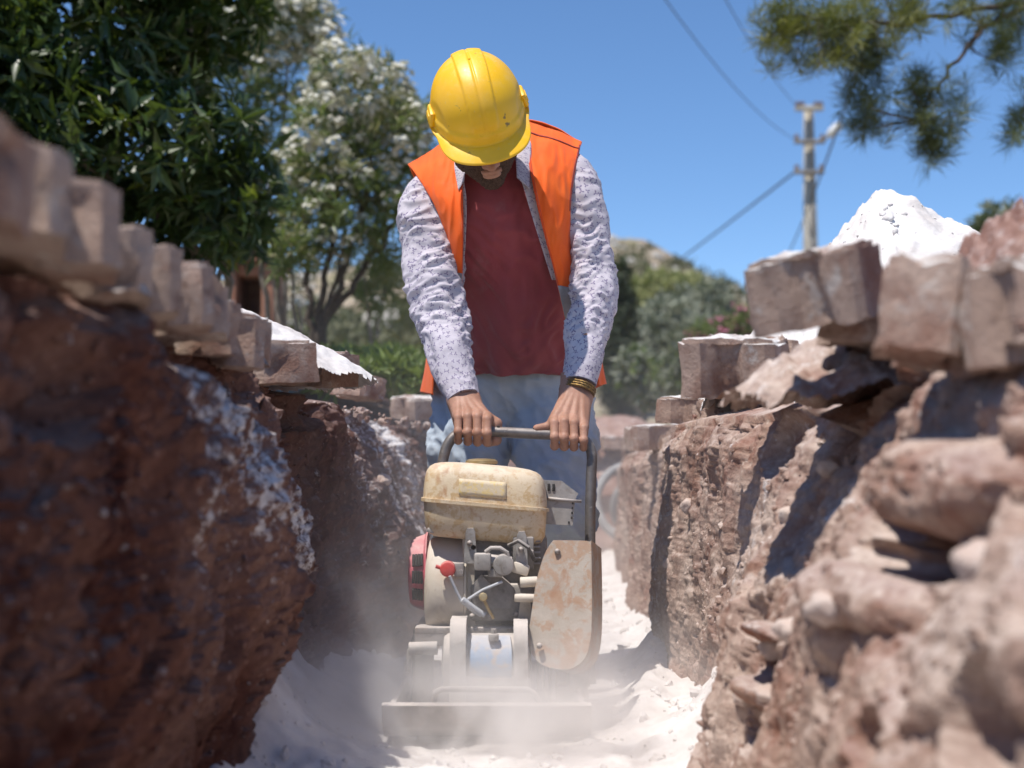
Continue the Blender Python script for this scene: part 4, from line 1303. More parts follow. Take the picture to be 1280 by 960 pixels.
# orange vest: two open fronts and a back that hangs behind the arms
pl = panel([(578, 166, 3.47), (577, 192, 3.385), (578, 230, 3.328), (579, 262, 3.308), (579, 300, 3.320), (578, 340, 3.355), (576, 392, 3.41)],
           [(510, 206, 3.47), (517, 214, 3.415), (531, 235, 3.375), (546, 262, 3.355), (560, 300, 3.362), (569, 340, 3.39), (572, 392, 3.43)], seed=1)
pr = panel([(653, 150, 3.48), (656, 175, 3.395), (661, 205, 3.328), (669, 245, 3.300), (680, 292, 3.312), (694, 345, 3.36), (713, 428, 3.445)],
           [(727, 177, 3.48), (723, 194, 3.42), (717, 222, 3.375), (713, 255, 3.355), (713, 300, 3.372), (718, 350, 3.41), (724, 430, 3.475)], seed=2)
def vest_back():
    lev = [[(510, 206, 3.472), (545, 186, 3.475), (578, 166, 3.475), (616, 178, 3.53), (653, 150, 3.485), (690, 158, 3.487), (727, 177, 3.482)],
           [(520, 226, 3.50), (545, 206, 3.54), (582, 190, 3.57), (616, 188, 3.59), (652, 174, 3.575), (692, 182, 3.55), (722, 200, 3.51)],
           [(553, 300, 3.50), (560, 280, 3.60), (590, 262, 3.66), (630, 258, 3.68), (668, 258, 3.67), (702, 272, 3.62), (716, 290, 3.52)],
           [(548, 385, 3.52), (545, 385, 3.63), (580, 380, 3.73), (640, 376, 3.77), (700, 380, 3.74), (738, 385, 3.64), (738, 385, 3.54)],
           [(543, 452, 3.56), (534, 452, 3.66), (570, 450, 3.80), (640, 448, 3.85), (712, 450, 3.80), (750, 452, 3.68), (746, 452, 3.57)],
           [(541, 494, 3.58), (527, 490, 3.68), (562, 490, 3.84), (640, 490, 3.89), (722, 490, 3.84), (757, 480, 3.70), (749, 482, 3.59)]]
    nr, nc = 90, 90
    L = np.array([spline([list(at(*q)) for q in row], nc) for row in lev])        # (levels, nc, 3)
    P = spline(L.reshape(len(lev), -1), nr).reshape(nr, nc, 3)
    Q = np.stack([P[..., 0] * 22, P[..., 1] * 22, P[..., 2] * 5], -1).reshape(-1, 3)
    P[..., 1] += .008 * noise3(Q).reshape(nr, nc)
    P[..., 0] += .003 * noise3(Q + 11).reshape(nr, nc)
    return P.reshape(-1, 3), grid_faces(nr, nc), None
pb = vest_back()
v, f = join_arrays([(p[0], p[1]) for p in (pl, pr, pb)])
vest = link('vest', mesh_np('vest', v, f), M_VEST, worker)
with_thickness(vest, .003, 0)
def strip(name, i0, i1, src, nr, nc, mat, c0=0, c1=None, off=.003):
    P = src[0].reshape(nr, nc, 3)[i0:i1, c0:c1].copy()
    P[..., 1] -= off; P[..., 2] += off * .5
    n, m = P.shape[:2]
    o = link(name, mesh_np(name, P.reshape(-1, 3), grid_faces(n, m)), mat, vest)
    o.matrix_parent_inverse = Matrix.Identity(4)
    with_thickness(o, .0016, 0)
strip('reflective_tape', 94, 104, pr, 110, 34, M_REFLECT)
strip('reflective_tape', 92, 103, pl, 110, 34, M_REFLECT)
strip('edge_binding', 4, 108, pr, 110, 34, M_BIND, 0, 3, .0025)
strip('edge_binding', 4, 108, pl, 110, 34, M_BIND, 0, 3, .0025)
strip('shoulder_seam', 11, 13, pr, 110, 34, M_SEAM)
strip('armhole_seam', 6, 60, pr, 110, 34, M_SEAM, 32, 34, .002)

# jeans
def jeans():
    F = Field((-.36, 3.42, .0), (.28, 4.0, .88), 0.006)
    F.ell(at(641, 452, 3.70), (.185, .130, .15), k=.03)
    F.chain([at(*q) for q in [(594, 486, 3.70), (586, 560, 3.685), (584, 650, 3.645), (586, 735, 3.76), (588, 800, 3.835)]], [.106, .093, .080, .074, .072], k=.04)
    F.chain([at(*q) for q in [(688, 486, 3.70), (694, 555, 3.650), (698, 640, 3.575), (702, 730, 3.70), (704, 792, 3.79)]], [.108, .099, .086, .076, .073], k=.035)
    v, f = F.mesh()
    Q = np.stack([v[:, 0] * 13, v[:, 1] * 13, v[:, 2] * 17 + v[:, 0] * 16], -1)
    Q2 = np.stack([v[:, 0] * 22 + v[:, 2] * 20, v[:, 1] * 20, v[:, 2] * 24], -1)
    cen = np.zeros_like(v)
    d = .013 * (ridged(Q) - .4) + .007 * (ridged(Q2) - .4)
    me = mesh_np('jeans', v, f)
    nrm = np.zeros(len(v) * 3, np.float32); me.vertices.foreach_get('normal', nrm)
    v = v + nrm.reshape(-1, 3) * d[:, None]
    me.vertices.foreach_set('co', v.astype(np.float32).ravel()); me.update()
    o = link('jeans', me, M_DENIM, worker)
    b = MB()
    b.tube([at(632, 470, 3.55), at(630, 490, 3.555), at(627, 512, 3.575)], .0035, 6)
    return o
jeans()
for (a, b, Y) in ((588, 812, 3.82), (704, 803, 3.78)):
    p = at(a, b, Y)
    F = Field((p.x - .08, p.y - .26, -.01), (p.x + .08, p.y + .14, .20), .005)
    F.cone((p.x, p.y + .03, .16), (p.x, p.y + .03, .05), .048, .045, k=.02)
    F.cone((p.x, p.y + .04, .045), (p.x, p.y - .15, .035), .043, .042, k=.03)
    v, f = F.mesh()
    link('boot', mesh_np('boot', v, f), M_BOOT, worker)
# woven bracelet on the wrist at the picture's right
def bracelet():
    c = at(722, 487, 3.243); ax = (at(724, 480, 3.245) - W2).normalized()
    q = ax.to_track_quat('Z', 'Y').to_matrix()
    b = MB()
    for r in range(3):
        pts = []
        for j in range(40):
            t = 2 * PI * j / 40
            pts.append(c + q @ Vector(((.0420 + .0008 * math.sin(20 * t + r)) * math.cos(t), (.0335 + .0008 * math.sin(20 * t + r)) * math.sin(t), -.007 + .006 * r)))
        b.tube(pts, .0032, 8, closed=True)
    b.build('bracelet', M_GOLD, worker)
bracelet()
# ================================================================== the plate compactor
def dusty(name, c1, c2, worn=None, rust=None, rough=0.6, metal=0.0, dust=0.8, sc=14, worn_at=0.58, dusty_all=0.25):
    m = N(name)
    p = m.pos()
    a = m.noise(p, sc, 6, 0.65); b = m.noise(p, sc * 2.3, 7, 0.72, 0.4); f = m.noise(p, 160, 4, 0.7)
    col = m.mix(m.ramp(a, [(0.35, 0), (0.65, 1)]), c1, c2)
    if worn is not None: col = m.mix(m.ramp(b, [(worn_at, 0.0), (worn_at + .07, 0.9)]), col, worn)
    if rust is not None: col = m.mix(m.ramp(m.noise(p, sc * 1.4, 7, 0.7, 0.8), [(0.55, 0.0), (0.68, 0.85)]), col, rust)
    dm = m.math('MULTIPLY', m.ramp(m.up(), [(0.1, 0.0), (0.75, 1.0)]), m.ramp(a, [(0.25, 0.5), (0.6, 1.0)]))
    dm = m.math('ADD', m.math('MULTIPLY', dm, dust), m.math('MULTIPLY', m.ramp(m.noise(p, 26, 5, 0.7), [(0.4, 0), (0.7, 1)]), dusty_all))
    dm = m.math('MINIMUM', dm, 1.0)
    col = m.mix(dm, col, (0.62, 0.56, 0.52))
    rg = m.mix(dm, (rough,) * 3, (0.95,) * 3)
    return m.out(col, rg, m.bump(m.math('ADD', b, f), 0.25, 0.0025), metal, 0.4)
K_TANK = dusty("aged_cream_paint", (0.64, 0.50, 0.31), (0.70, 0.57, 0.39), (0.54, 0.36, 0.17), (0.42, 0.20, 0.07), 0.45, dust=0.35, sc=22, worn_at=0.50, dusty_all=0.15)
K_CREAM = dusty("dusty_cream_paint", (0.56, 0.49, 0.39), (0.62, 0.55, 0.45), (0.46, 0.38, 0.30), None, 0.5, dust=0.5)
K_ALU = dusty("dusty_aluminium", (0.27, 0.255, 0.235), (0.38, 0.36, 0.335), (0.14, 0.12, 0.105), (0.17, 0.13, 0.10), 0.55, 0.3, dust=0.9, dusty_all=0.35)
K_BLOCK = dusty("shade_dark_block", (0.15, 0.14, 0.13), (0.24, 0.225, 0.21), (0.08, 0.07, 0.06), (0.10, 0.075, 0.055), 0.55, 0.3, dust=0.9, dusty_all=0.3)  # casting colour darkened to carry the recess shade, plus wear and dust
K_STEEL = dusty("worn_steel", (0.21, 0.19, 0.175), (0.31, 0.28, 0.26), (0.13, 0.11, 0.10), (0.24, 0.13, 0.075), 0.5, 0.4, dust=0.8)
K_PLATE = dusty("plate_steel", (0.17, 0.14, 0.12), (0.26, 0.22, 0.19), (0.10, 0.085, 0.075), (0.20, 0.11, 0.07), 0.6, 0.3, dust=1.0, dusty_all=0.4)
K_TUBE = dusty("handle_tube", (0.105, 0.092, 0.085), (0.15, 0.135, 0.125), (0.30, 0.27, 0.25), (0.16, 0.09, 0.06), 0.4, 0.5, dust=0.25, dusty_all=0.15)
K_GUARD = dusty("rusty_guard", (0.31, 0.26, 0.21), (0.41, 0.355, 0.295), (0.36, 0.22, 0.135), (0.32, 0.165, 0.09), 0.7, 0.0, dust=0.35, sc=12, dusty_all=0.18, worn_at=0.48)
K_RED = dusty("faded_red_plastic", (0.52, 0.045, 0.085), (0.58, 0.08, 0.12), (0.58, 0.26, 0.28), None, 0.5, dust=0.5, dusty_all=0.2)
K_KNOB = dusty("red_knob", (0.55, 0.035, 0.035), (0.60, 0.06, 0.05), (0.6, 0.2, 0.18), None, 0.45, dust=0.3, dusty_all=0.1)
K_BLUE = dusty("blue_paint", (0.10, 0.27, 0.50), (0.16, 0.35, 0.58), (0.44, 0.36, 0.30), (0.40, 0.24, 0.14), 0.5, dust=0.9, sc=20, worn_at=0.55, dusty_all=0.2)
K_DARK = simple_mat("recess_shade", (0.02, 0.018, 0.017), (0.04, 0.036, 0.033), 40, 0.8)  # near-black colour stands in for the shade inside slots and holes
K_RUBBER = dusty("black_rubber", (0.03, 0.028, 0.027), (0.05, 0.046, 0.043), None, None, 0.8, dust=0.7, dusty_all=0.2)
K_BRASS = simple_mat("brass", (0.45, 0.32, 0.14), (0.52, 0.40, 0.22), 60, 0.4, metal=0.7)
K_WIRE = simple_mat("grey_cable", (0.45, 0.47, 0.50), (0.55, 0.56, 0.58), 60, 0.6)
K_LABEL = dusty("worn_yellow_label", (0.66, 0.47, 0.14), (0.70, 0.52, 0.22), (0.62, 0.50, 0.33), (0.45, 0.28, 0.10), 0.5, dust=0.2, sc=40, worn_at=0.42)

cp = at(609, 912, 2.9)
machine = world_root(empty('plate_compactor', (cp.x, 2.93, 0.01),
    "dusty plate compactor with cream fuel tank, red starter and rusty belt guard", 'plate compactor'))
def px2(n, Y): return n * Y / F_PX       # pixels of the photograph to metres at depth Y

# base plate with turned-up ends
a, b = at(479, 900, 2.71), at(738, 905, 2.71)
prof = [(2.672, .082), (2.690, .040), (2.73, .016), (3.14, .016), (3.20, .045), (3.225, .095), (3.212, .098), (3.185, .058), (3.13, .034), (2.745, .034), (2.705, .052), (2.688, .086)]
m = MB()
m.prism([(y, z) for y, z in prof], (a.x, 0, 0), (0, 1, 0), (0, 0, 1), b.x - a.x, 0.004)
for s in (a.x + .012, b.x - .012):
    m.box((s, 2.95, .052), (.012, .42, .040), .003)
m.build('base_plate', K_PLATE, machine)

# front bar
m = MB()
m.tube(arc_path([at(541, 893, 2.712), at(543, 861, 2.705), at(668, 862, 2.705), at(679, 893, 2.712)], .022), .0058, 12)
m.build('front_bar', K_STEEL, machine)

# exciter: drum between two cheek plates with a blue cover
c = at(614, 828, 2.87)
m = MB()
xl_, xr_ = at(553, 828, 2.87).x, at(664, 828, 2.87).x
m.lathe([(.030, 0), (.052, .004), (.058, .012), (.058, xr_ - xl_ - .012), (.052, xr_ - xl_ - .004), (.030, xr_ - xl_)], (xl_, c.y, c.z), (1, 0, 0), 32)
m.box((c.x, c.y + .02, c.z - .05), (xr_ - xl_ - .02, .16, .06), .008)
ex = m.build('exciter_housing', K_ALU, machine)
for (x0, x1, yt, yb) in ((562, 582, 777, 874), (642, 660, 779, 872)):
    p0, p1 = at(x0, yt, 2.79), at(x1, yb, 2.79)
    w = p1.x - p0.x
    m = MB()
    d0 = 2.79
    top, bot = p0.z, .035
    pr_ = [(d0, bot), (d0 + .004, top - .045), (d0 + .018, top - .012), (d0 + .035, top), (d0 + .12, top), (d0 + .15, top - .03), (d0 + .17, bot)]
    m.prism([(y, z) for y, z in pr_], (p0.x, 0, 0), (0, 1, 0), (0, 0, 1), w, 0.004)
    m.build('cheek_plate', K_ALU, machine)
m = MB()
p0, p1 = at(587, 797, 2.80), at(640, 862, 2.80)
n = 12
rows = []
for k in range(n + 1):
    t = k / n
    z = p0.z + (p1.z - p0.z) * t
    y = 2.803 + .030 * (2 * t - 1) ** 2
    ins = .004 * abs(2 * t - 1) ** 3
    rows.append([Vector((p0.x + ins, y, z)), Vector((p1.x - ins, y, z)), Vector((p1.x - ins, y + .012, z)), Vector((p0.x + ins, y + .012, z))])
m.rings(rows)
m.build('exciter_cover', K_BLUE, machine)
m = MB()
m.box(at(617, 797, 2.815), (.020, .016, .016), .003); m.cyl(at(617, 793, 2.815), at(617, 786, 2.815), .006, n=6)
m.build('filler_plug', K_ALU, machine)

# engine deck on rubber mounts
p0, p1 = at(520, 782, 2.95), at(724, 790, 2.95)
m = MB()
m.box(((p0.x + p1.x) / 2, 3.03, p0.z - .006), (p1.x - p0.x, .25, .014), .003)
m.box(((p0.x + p1.x) / 2, 2.912, p0.z - .018), (p1.x - p0.x, .012, .038), .003)
m.build('engine_deck', K_STEEL, machine)
for (x, y, Y) in ((528, 845, 2.95), (722, 850, 2.98), (530, 835, 3.14), (724, 838, 3.14)):
    q = at(x, y, Y)
    m = MB()
    m.lathe([(.016, 0), (.024, .006), (.020, .03), (.024, p0.z - .075), (.018, p0.z - .062)], (q.x, Y, .045), (0, 0, 1), 20)
    m.build('rubber_mount', K_RUBBER, machine)
m = MB()
m.cyl(at(511, 811, 2.90), at(547, 810, 2.90), .0135, n=20, bev=.002)
m.tube([at(509, 838, 2.905), at(513, 812, 2.90)], .006, 8)
m.build('side_pipe', K_ALU, machine)
q = at(734, 838, 3.12)
m = MB(); m.prism([(-.018, -.03), (.020, -.03), (.014, .035), (-.012, .035)], (q.x, q.y, q.z), (1, 0, 0), (0, 0, 1), -.05, .004); m.build('rear_foot', K_RUBBER, machine)

# crankcase and cylinder
c = at(632, 722, 3.0)
m = MB()
m.box((c.x, 3.03, c.z), (px2(102, 3), .17, px2(112, 3)), .012)
m.box(at(628, 752, 2.94), (px2(78, 2.94), .05, px2(46, 2.94)), .008)
m.prism([(-.040, -.03), (.034, -.03), (.040, .012), (.012, .036), (-.022, .036)], at(618, 742, 2.905), (1, 0, 0), (0, 0, 1), -.04, .004)
m.prism([(-.016, -.020), (.016, -.020), (.020, .0), (.0, .024), (-.014, .008)], at(602, 733, 2.885), (1, 0, 0), (0, 0, 1), -.02, .002)
for k in range(5):                                                   # cooling fins
    m.box((at(657, 690, 2.95).x, 2.985, at(657, 676 + 7 * k, 2.95).z), (px2(36, 3), .13, .0035), .001)
m.box(at(654, 690, 2.95), (px2(26, 2.95), .09, px2(40, 2.95)), .004)
blk = m.build('engine_block', K_BLOCK, machine)
# carburettor with its choke lever
m = MB()
q = at(622, 703, 2.88)
m.cyl(q + Vector((-.045, 0, .004)), q + Vector((.028, 0, -.004)), .0155, n=20, bev=.002)
m.cyl(q + Vector((.012, .01, -.004)), q + Vector((.012, -.026, -.004)), .021, n=24, bev=.003)
m.box(q + Vector((-.030, -.008, .002)), (.034, .030, .034), .004)
m.cyl(q + Vector((-.004, 0, -.028)), q + Vector((-.004, 0, -.012)), .016, n=20, bev=.002)
carb = m.build('carburettor', K_ALU, machine)
m = MB()
pts = [at(607, 690, 2.865), at(614, 685, 2.86), at(625, 685, 2.858), at(634, 691, 2.858), at(637, 701, 2.86), at(632, 709, 2.862)]
m.tube(pts, .0042, 8); m.box(at(630, 712, 2.86), (.022, .010, .012), .003, rot=(0, .5, 0))
m.build('choke_lever', K_ALU, machine)
m = MB()
m.cyl(at(650, 728, 2.88), at(672, 727, 2.88), .0105, n=18, bev=.002); m.cyl(at(643, 747, 2.87), at(672, 748, 2.87), .0085, n=18, bev=.002)
m.box(at(651, 711, 2.89), (.034, .02, .022), .004, rot=(0, .3, 0))
m.prism([(-.016, -.028), (.018, -.028), (.010, .028), (-.008, .028)], at(656, 765, 2.90), (1, 0, 0), (0, 0, 1), -.02, .003)
m.build('output_housing', K_CREAM, machine)
m = MB(); m.tube([at(585, 749, 2.868), at(604, 737, 2.862), at(628, 727, 2.866)], .0028, 8); m.build('governor_rod', K_WIRE, machine)
m = MB()
m.tube([at(603, 744, 2.862), at(606, 752, 2.861), at(610, 761, 2.862), at(617, 773, 2.868)], .0032, 8)
m.cyl(at(604, 747, 2.866), at(604, 746, 2.850), .0085, n=14, bev=.001)
m.build('throttle_link', K_BRASS, machine)
m = MB(); m.tube([at(562, 720, 2.86), at(570, 738, 2.865), at(577, 752, 2.87), at(590, 763, 2.875), at(601, 770, 2.88)], .0030, 8); m.build('cable', K_WIRE, machine)
m = MB(); m.tube([at(578, 749, 2.865), at(590, 758, 2.87), at(606, 769, 2.875)], .0058, 10); m.build('fuel_hose', K_WIRE, machine)

for (a_, b_, Y_) in ((592, 684, 2.898), (590, 770, 2.905), (664, 690, 2.90), (645, 768, 2.905), (612, 771, 2.905), (668, 772, 2.90)):
    q = at(a_, b_, Y_); m = MB(); m.cyl(q + Vector((0, .012, 0)), q + Vector((0, -.008, 0)), .0055, n=6)
    m.build('bolt', K_STEEL, blk).matrix_parent_inverse = Matrix.Identity(4)
m = MB(); m.tube([at(636, 682, 2.89), at(648, 676, 2.87), at(660, 684, 2.87), at(668, 700, 2.89)], .0042, 8); m.build('spark_lead', K_RUBBER, blk).matrix_parent_inverse = Matrix.Identity(4)

# tank brackets
for (x, yt, yb) in ((587, 660, 704), (651, 664, 716)):
    t_, b_ = at(x, yt, 2.905), at(x + 1, yb, 2.90)
    m = MB()
    h_ = t_.z - b_.z
    m.prism([(-.0135, 0), (.0135, 0), (.0095, h_ * .9), (.006, h_), (-.006, h_), (-.0095, h_ * .9)], (b_.x, b_.y + .012, b_.z), (1, 0, 0), (0, 0, 1), .022, .002)
    br = m.build('tank_bracket', K_ALU, machine)
    m = MB(); m.cyl(at(x, (yt + yb) / 2 - 3, 2.892), at(x, (yt + yb) / 2 - 3, 2.882), .006, n=6); m.build('bolt', K_STEEL, br).matrix_parent_inverse = Matrix.Identity(4)
m = MB()
m.box(at(546, 664, 2.93), (.040, .02, .010), .003, rot=(0, .15, 0)); m.build('tank_tab', K_ALU, machine)

# fuel tank: two pressed halves with a seam flange
TY = 3.005
tc = at(607, 630, TY)
TT = -0.085                                                        # the engine leans a little
def tank_ring(z, hw, hd, e=5.5, n=72): return super_ring(tc.x, TY, tc.z + z, hw, hd, e, n, TT)
k = TY / F_PX
m = MB()
m.rings([tank_ring(z * k, w * k, d) for z, w, d in ((-44, 58, .070), (-43.5, 64, .082), (-40, 70, .094), (-33, 73.5, .101), (-12, 75, .106), (-2.4, 75.5, .107), (-2.2, 78.6, .113),
        (2.0, 78.6, .113), (2.2, 76.2, .108), (14, 75.6, .107), (28, 74, .104), (36, 71.8, .100), (41.5, 68, .094), (45, 62.5, .086), (47.3, 54, .074), (48.6, 40, .055), (49.3, 20, .026))])
tank = m.build('fuel_tank', K_TANK, machine, angle=50)
m = MB()
cz = tc.z + 48.6 * k
m.lathe([(.030, 0), (.034, .002), (.034, .008), (.028, .012), (.012, .0135)], (at(602, 585, TY).x, TY, cz - TT * 0), (0, 0, 1), 32)
m.build('fuel_cap', K_BRASS, tank).matrix_parent_inverse = Matrix.Identity(4)
m = MB()                                                           # a worn sticker on the tank's face
fr = []
for zz in (9, 14, 19, 24, 29):
    rg = tank_ring(zz * k, 75.6 * k, .107)
    pts = []
    for xx in np.linspace(-31, 26, 14):
        y = TY - (.1082 - max(0, zz - 14) * .00024) * (1 - abs(xx / 75.5) ** 5.5) ** (1 / 5.5)
        pts.append(Vector((tc.x + xx * k, y, tc.z + zz * k + TT * xx * k)))
    fr.append(pts)
V = np.array([[list(p) for p in r] for r in fr]).reshape(-1, 3)
m.bm.free()
lab = link('tank_sticker', mesh_np('tank_sticker', V, grid_faces(5, 14)), K_LABEL, tank); lab.matrix_parent_inverse = Matrix.Identity(4)
lab.modifiers.new('thickness', 'SOLIDIFY').thickness = .0008

# fan housing, stop switch, recoil starter
c = at(556, 734, 3.0)
x1 = at(583, 734, 2.93).x; x0 = at(530, 734, 2.95).x
L = x1 - x0
m = MB()
m.lathe([(.070, 0), (.092, .004), (.102, .014), (.106, .030), (.107, L - .006), (.111, L - .004), (.111, L), (.09, L + .002)], (x0, 3.015, c.z), (1, 0, 0), 48)
m.prism([(-.004, -.1), (.022, -.1), (.020, .06), (-.004, .115)], (x1 - .004, 2.93, c.z), (1, 0, 0), (0, 0, 1), -.07, .003)
fan = m.build('fan_housing', K_CREAM, machine)
m = MB()
q = at(560, 711, 2.905)
m.cyl(q, q + Vector((0, -.022, 0)), .0170, .0150, n=28, bev=.003)
m.cyl(q + Vector((-.012, -.012, .002)), q + Vector((-.024, -.014, .006)), .004, n=10)
sw = m.build('stop_switch', K_KNOB, fan); sw.matrix_parent_inverse = Matrix.Identity(4)
m = MB(); q = at(574, 712, 2.905)
m.box(q, (.020, .022, .028), .003); m.cyl(q + Vector((.004, -.01, -.004)), q + Vector((.004, -.018, -.004)), .005, n=6)
m.build('switch_base', K_STEEL, fan).matrix_parent_inverse = Matrix.Identity(4)
xs = at(511, 718, 3.0).x
Ls = x0 - xs + .004
rc = Vector((xs, 3.02, at(520, 716, 3.0).z))
m = MB()
m.lathe([(.045, 0), (.066, .003), (.072, .010), (.080, Ls - .006), (.086, Ls - .002), (.086, Ls)], rc, (1, 0, 0), 12)
rec = m.build('recoil_starter', K_RED, machine, angle=25)
for r_ in range(3):                                                # starter cooling slots: dark bars painted as the shade inside them
    ang0 = [R(-32), R(-4), R(22)][r_]
    for j in range(4):
        aa = ang0 + R(0)
        rr = .0765
        xx = xs + .010 + (Ls - .016) * (j + .5) / 4
        rr = .0735 + .0085 * (xx - xs) / Ls
        m = MB()
        m.box((xx, rc.y - rr * math.cos(aa), rc.z + rr * math.sin(aa)), (.0052, .006, .026), .001, rot=(-aa, 0, 0))
        m.build('slot_shade', K_DARK, rec).matrix_parent_inverse = Matrix.Identity(4)

# air cleaner / silencer on the right
out = [(680, 600), (702, 601), (723, 617), (719, 624), (716, 657), (701, 656), (680, 655)]
YM = 2.99
o0 = at(700, 630, YM)
m = MB()
m.prism([((at(a_, b_, YM) - o0).x, (at(a_, b_, YM) - o0).z) for a_, b_ in out][::-1], o0, (1, 0, 0), (0, 0, 1), -.11, .004)
sil = m.build('silencer', K_ALU, machine)
for (a_, b_, w_, h_) in ((686, 609, 3.4, 9), (692, 609.5, 3.4, 9), (716, 629, 2.2, 3), (715.5, 635, 2.2, 3), (715, 641, 2.2, 3), (714.5, 647, 2.2, 3), (711, 653, 2.2, 3)):
    m = MB(); m.box(at(a_, b_, YM + .001), (px2(w_, YM), .006, px2(h_, YM)), 0.001); m.build('slot_shade', K_DARK, sil).matrix_parent_inverse = Matrix.Identity(4)  # solid dark boxes painted as shaded louvres and perforations
m = MB(); m.prism([(-.034, -.004), (.045, -.012), (.045, -.018), (-.034, -.012)], at(700, 618, YM - .004), (1, 0, 0), (0, 0, 1), -.05, .001); m.build('heat_shield', K_STEEL, sil).matrix_parent_inverse = Matrix.Identity(4)

# belt guard: a deep pressed cover, leaning back at the top
YG = 2.83
out = [(692, 676), (716, 676), (738, 677), (740, 684), (740, 760), (737, 800), (729, 822), (713, 833), (694, 834), (676, 829), (664, 817), (660, 796), (664, 765), (670, 728), (679, 698), (686, 684)]
o0 = at(700, 755, YG)
m = MB()
uq = Vector((math.cos(R(15)), math.sin(R(-15)) * -1 * -1, 0)).normalized()
vq = Vector((0, math.sin(R(12)), math.cos(R(12))))
out = [tuple(q_) for q_ in spline(out + [out[0]], 57)[:-1]]
pts = [((at(a_, b_, YG) - o0).x / .985, (at(a_, b_, YG) - o0).z / .978) for a_, b_ in out][::-1]
m.prism(pts, o0, uq, vq, -.105, .007, 3)
gd = m.build('belt_guard', K_GUARD, machine)
for (a_, b_) in ((697, 690), (674, 806)):
    dz = (at(a_, b_, YG) - o0).z
    q = at(a_, b_, YG) + Vector((0, dz * math.tan(R(12)), 0))
    m = MB(); m.cyl(q + Vector((0, .004, 0)), q + Vector((0, -.006, 0)), .006, n=6); m.build('bolt', K_STEEL, gd).matrix_parent_inverse = Matrix.Identity(4)
# clutch pulley and belt under the guard
q = at(682, 852, 2.90)
m = MB()
wq = px2(24, 2.9)
prf = [(.018, 0), (.046, .002)]
for j in range(4): prf += [(.046, .002 + wq * (j + .1) / 4), (.037, .002 + wq * (j + .35) / 4), (.037, .002 + wq * (j + .65) / 4), (.046, .002 + wq * (j + .9) / 4)]
prf += [(.046, .002 + wq), (.018, .004 + wq)]
m.lathe(prf, (q.x - wq / 2, 2.88, .075), (1, 0, 0), 32)
m.build('pulley', K_STEEL, machine)
m = MB()
for j in range(3):
    xx = q.x - wq / 2 + wq * (j + .5) / 3
    m.box((xx, 2.842, .125), (wq / 3 * .72, .010, .115), .002, rot=(R(-6), 0, 0))
m.build('drive_belt', K_RUBBER, machine)
m = MB(); m.box(at(702, 868, 2.95), (.030, .05, .045), .004); m.cyl(at(706, 872, 2.92), at(706, 872, 2.90), .009, n=6); m.build('belt_tensioner', K_STEEL, machine)

# handle
HL = bar_at(580); HR = bar_at(722)
m = MB()
path = [at(551, 770, 3.10), at(547, 640, 3.13), at(552, 580, 3.155), at(563, 541, BAR_Y)]
path2 = [at(733, 547, BAR_Y), at(739, 590, 3.155), at(738, 700, 3.12), at(736, 795, 3.10)]
path = arc_path([at(549, 775, 3.10), at(548, 600, 3.15), BAR_A + Vector((-.006, 0, 0)), BAR_B + Vector((.012, 0, 0)), at(738, 610, 3.15), at(737, 795, 3.10)], .062, 10)
m.tube(path, BAR_R, 20)
hd = m.build('handle', K_TUBE, machine)
for a_ in (623, 668):
    q = bar_at(a_)
    m = MB(); m.cyl(q + Vector((0, -.004, BAR_R - .002)), q + Vector((0, -.004, BAR_R + .0012)), .0035, n=12); m.build('pin_hole_shade', K_DARK, hd).matrix_parent_inverse = Matrix.Identity(4)  # dark stubs painted as the shade in the bar's holes
for a_ in (549, 737):
    q = at(a_, 780, 3.10)
    m = MB(); m.box(q, (.040, .05, .045), .006); m.build('handle_bracket', K_STEEL, machine)
# ================================================================== plants
def leaf_mat(name, c1, c2, rough=0.45, trans=0.25):
    m = N(name)
    g = m.n("ShaderNodeNewGeometry")
    rnd = g.outputs['Random Per Island']
    w = m.noise(g.outputs['Position'], 3.0, 3)
    col = m.mix(rnd, c1, c2)
    col = m.mix(m.math('MULTIPLY', m.ramp(w, [(0.4, 0.0), (0.65, 1.0)]), 0.4), col, tuple(c * 0.6 for c in c1))
    tr = m.n("ShaderNodeBsdfTranslucent")
    m.t.links.new(m.mix(0.5, col, (0.20, 0.30, 0.03)), tr.inputs[0])
    ms = m.n("ShaderNodeMixShader", Fac=trans)
    m.out(col, rough, None, 0.0, 0.45)
    out = m.t.nodes["Material Output"]
    m.t.links.new(m.b.outputs[0], ms.inputs[1]); m.t.links.new(tr.outputs[0], ms.inputs[2])
    m.t.links.new(ms.outputs[0], out.inputs[0])
    return m.m
L_DARK = leaf_mat("dark_glossy_leaf", (0.024, 0.046, 0.012), (0.055, 0.092, 0.022), 0.40, 0.2)
L_NEW = leaf_mat("young_leaf", (0.10, 0.16, 0.025), (0.24, 0.26, 0.03), 0.4, 0.35)
L_OLE = leaf_mat("narrow_green_leaf", (0.095, 0.135, 0.04), (0.19, 0.22, 0.075), 0.4, 0.35)
L_OLE2 = leaf_mat("yellowing_leaf", (0.20, 0.20, 0.075), (0.27, 0.25, 0.10), 0.5, 0.25)
L_OLIVE = leaf_mat("grey_green_leaf", (0.19, 0.205, 0.145), (0.30, 0.31, 0.23), 0.6, 0.15)
L_YEL = leaf_mat("yellow_green_leaf", (0.26, 0.28, 0.10), (0.35, 0.345, 0.15), 0.55, 0.2)
L_CYP = leaf_mat("deep_green_scale", (0.035, 0.05, 0.028), (0.07, 0.09, 0.045), 0.6, 0.1)
L_WEED = leaf_mat("fresh_weed", (0.10, 0.15, 0.03), (0.19, 0.235, 0.06), 0.5, 0.3)
L_PINE = leaf_mat("pine_needle", (0.045, 0.065, 0.03), (0.12, 0.135, 0.035), 0.5, 0.15)
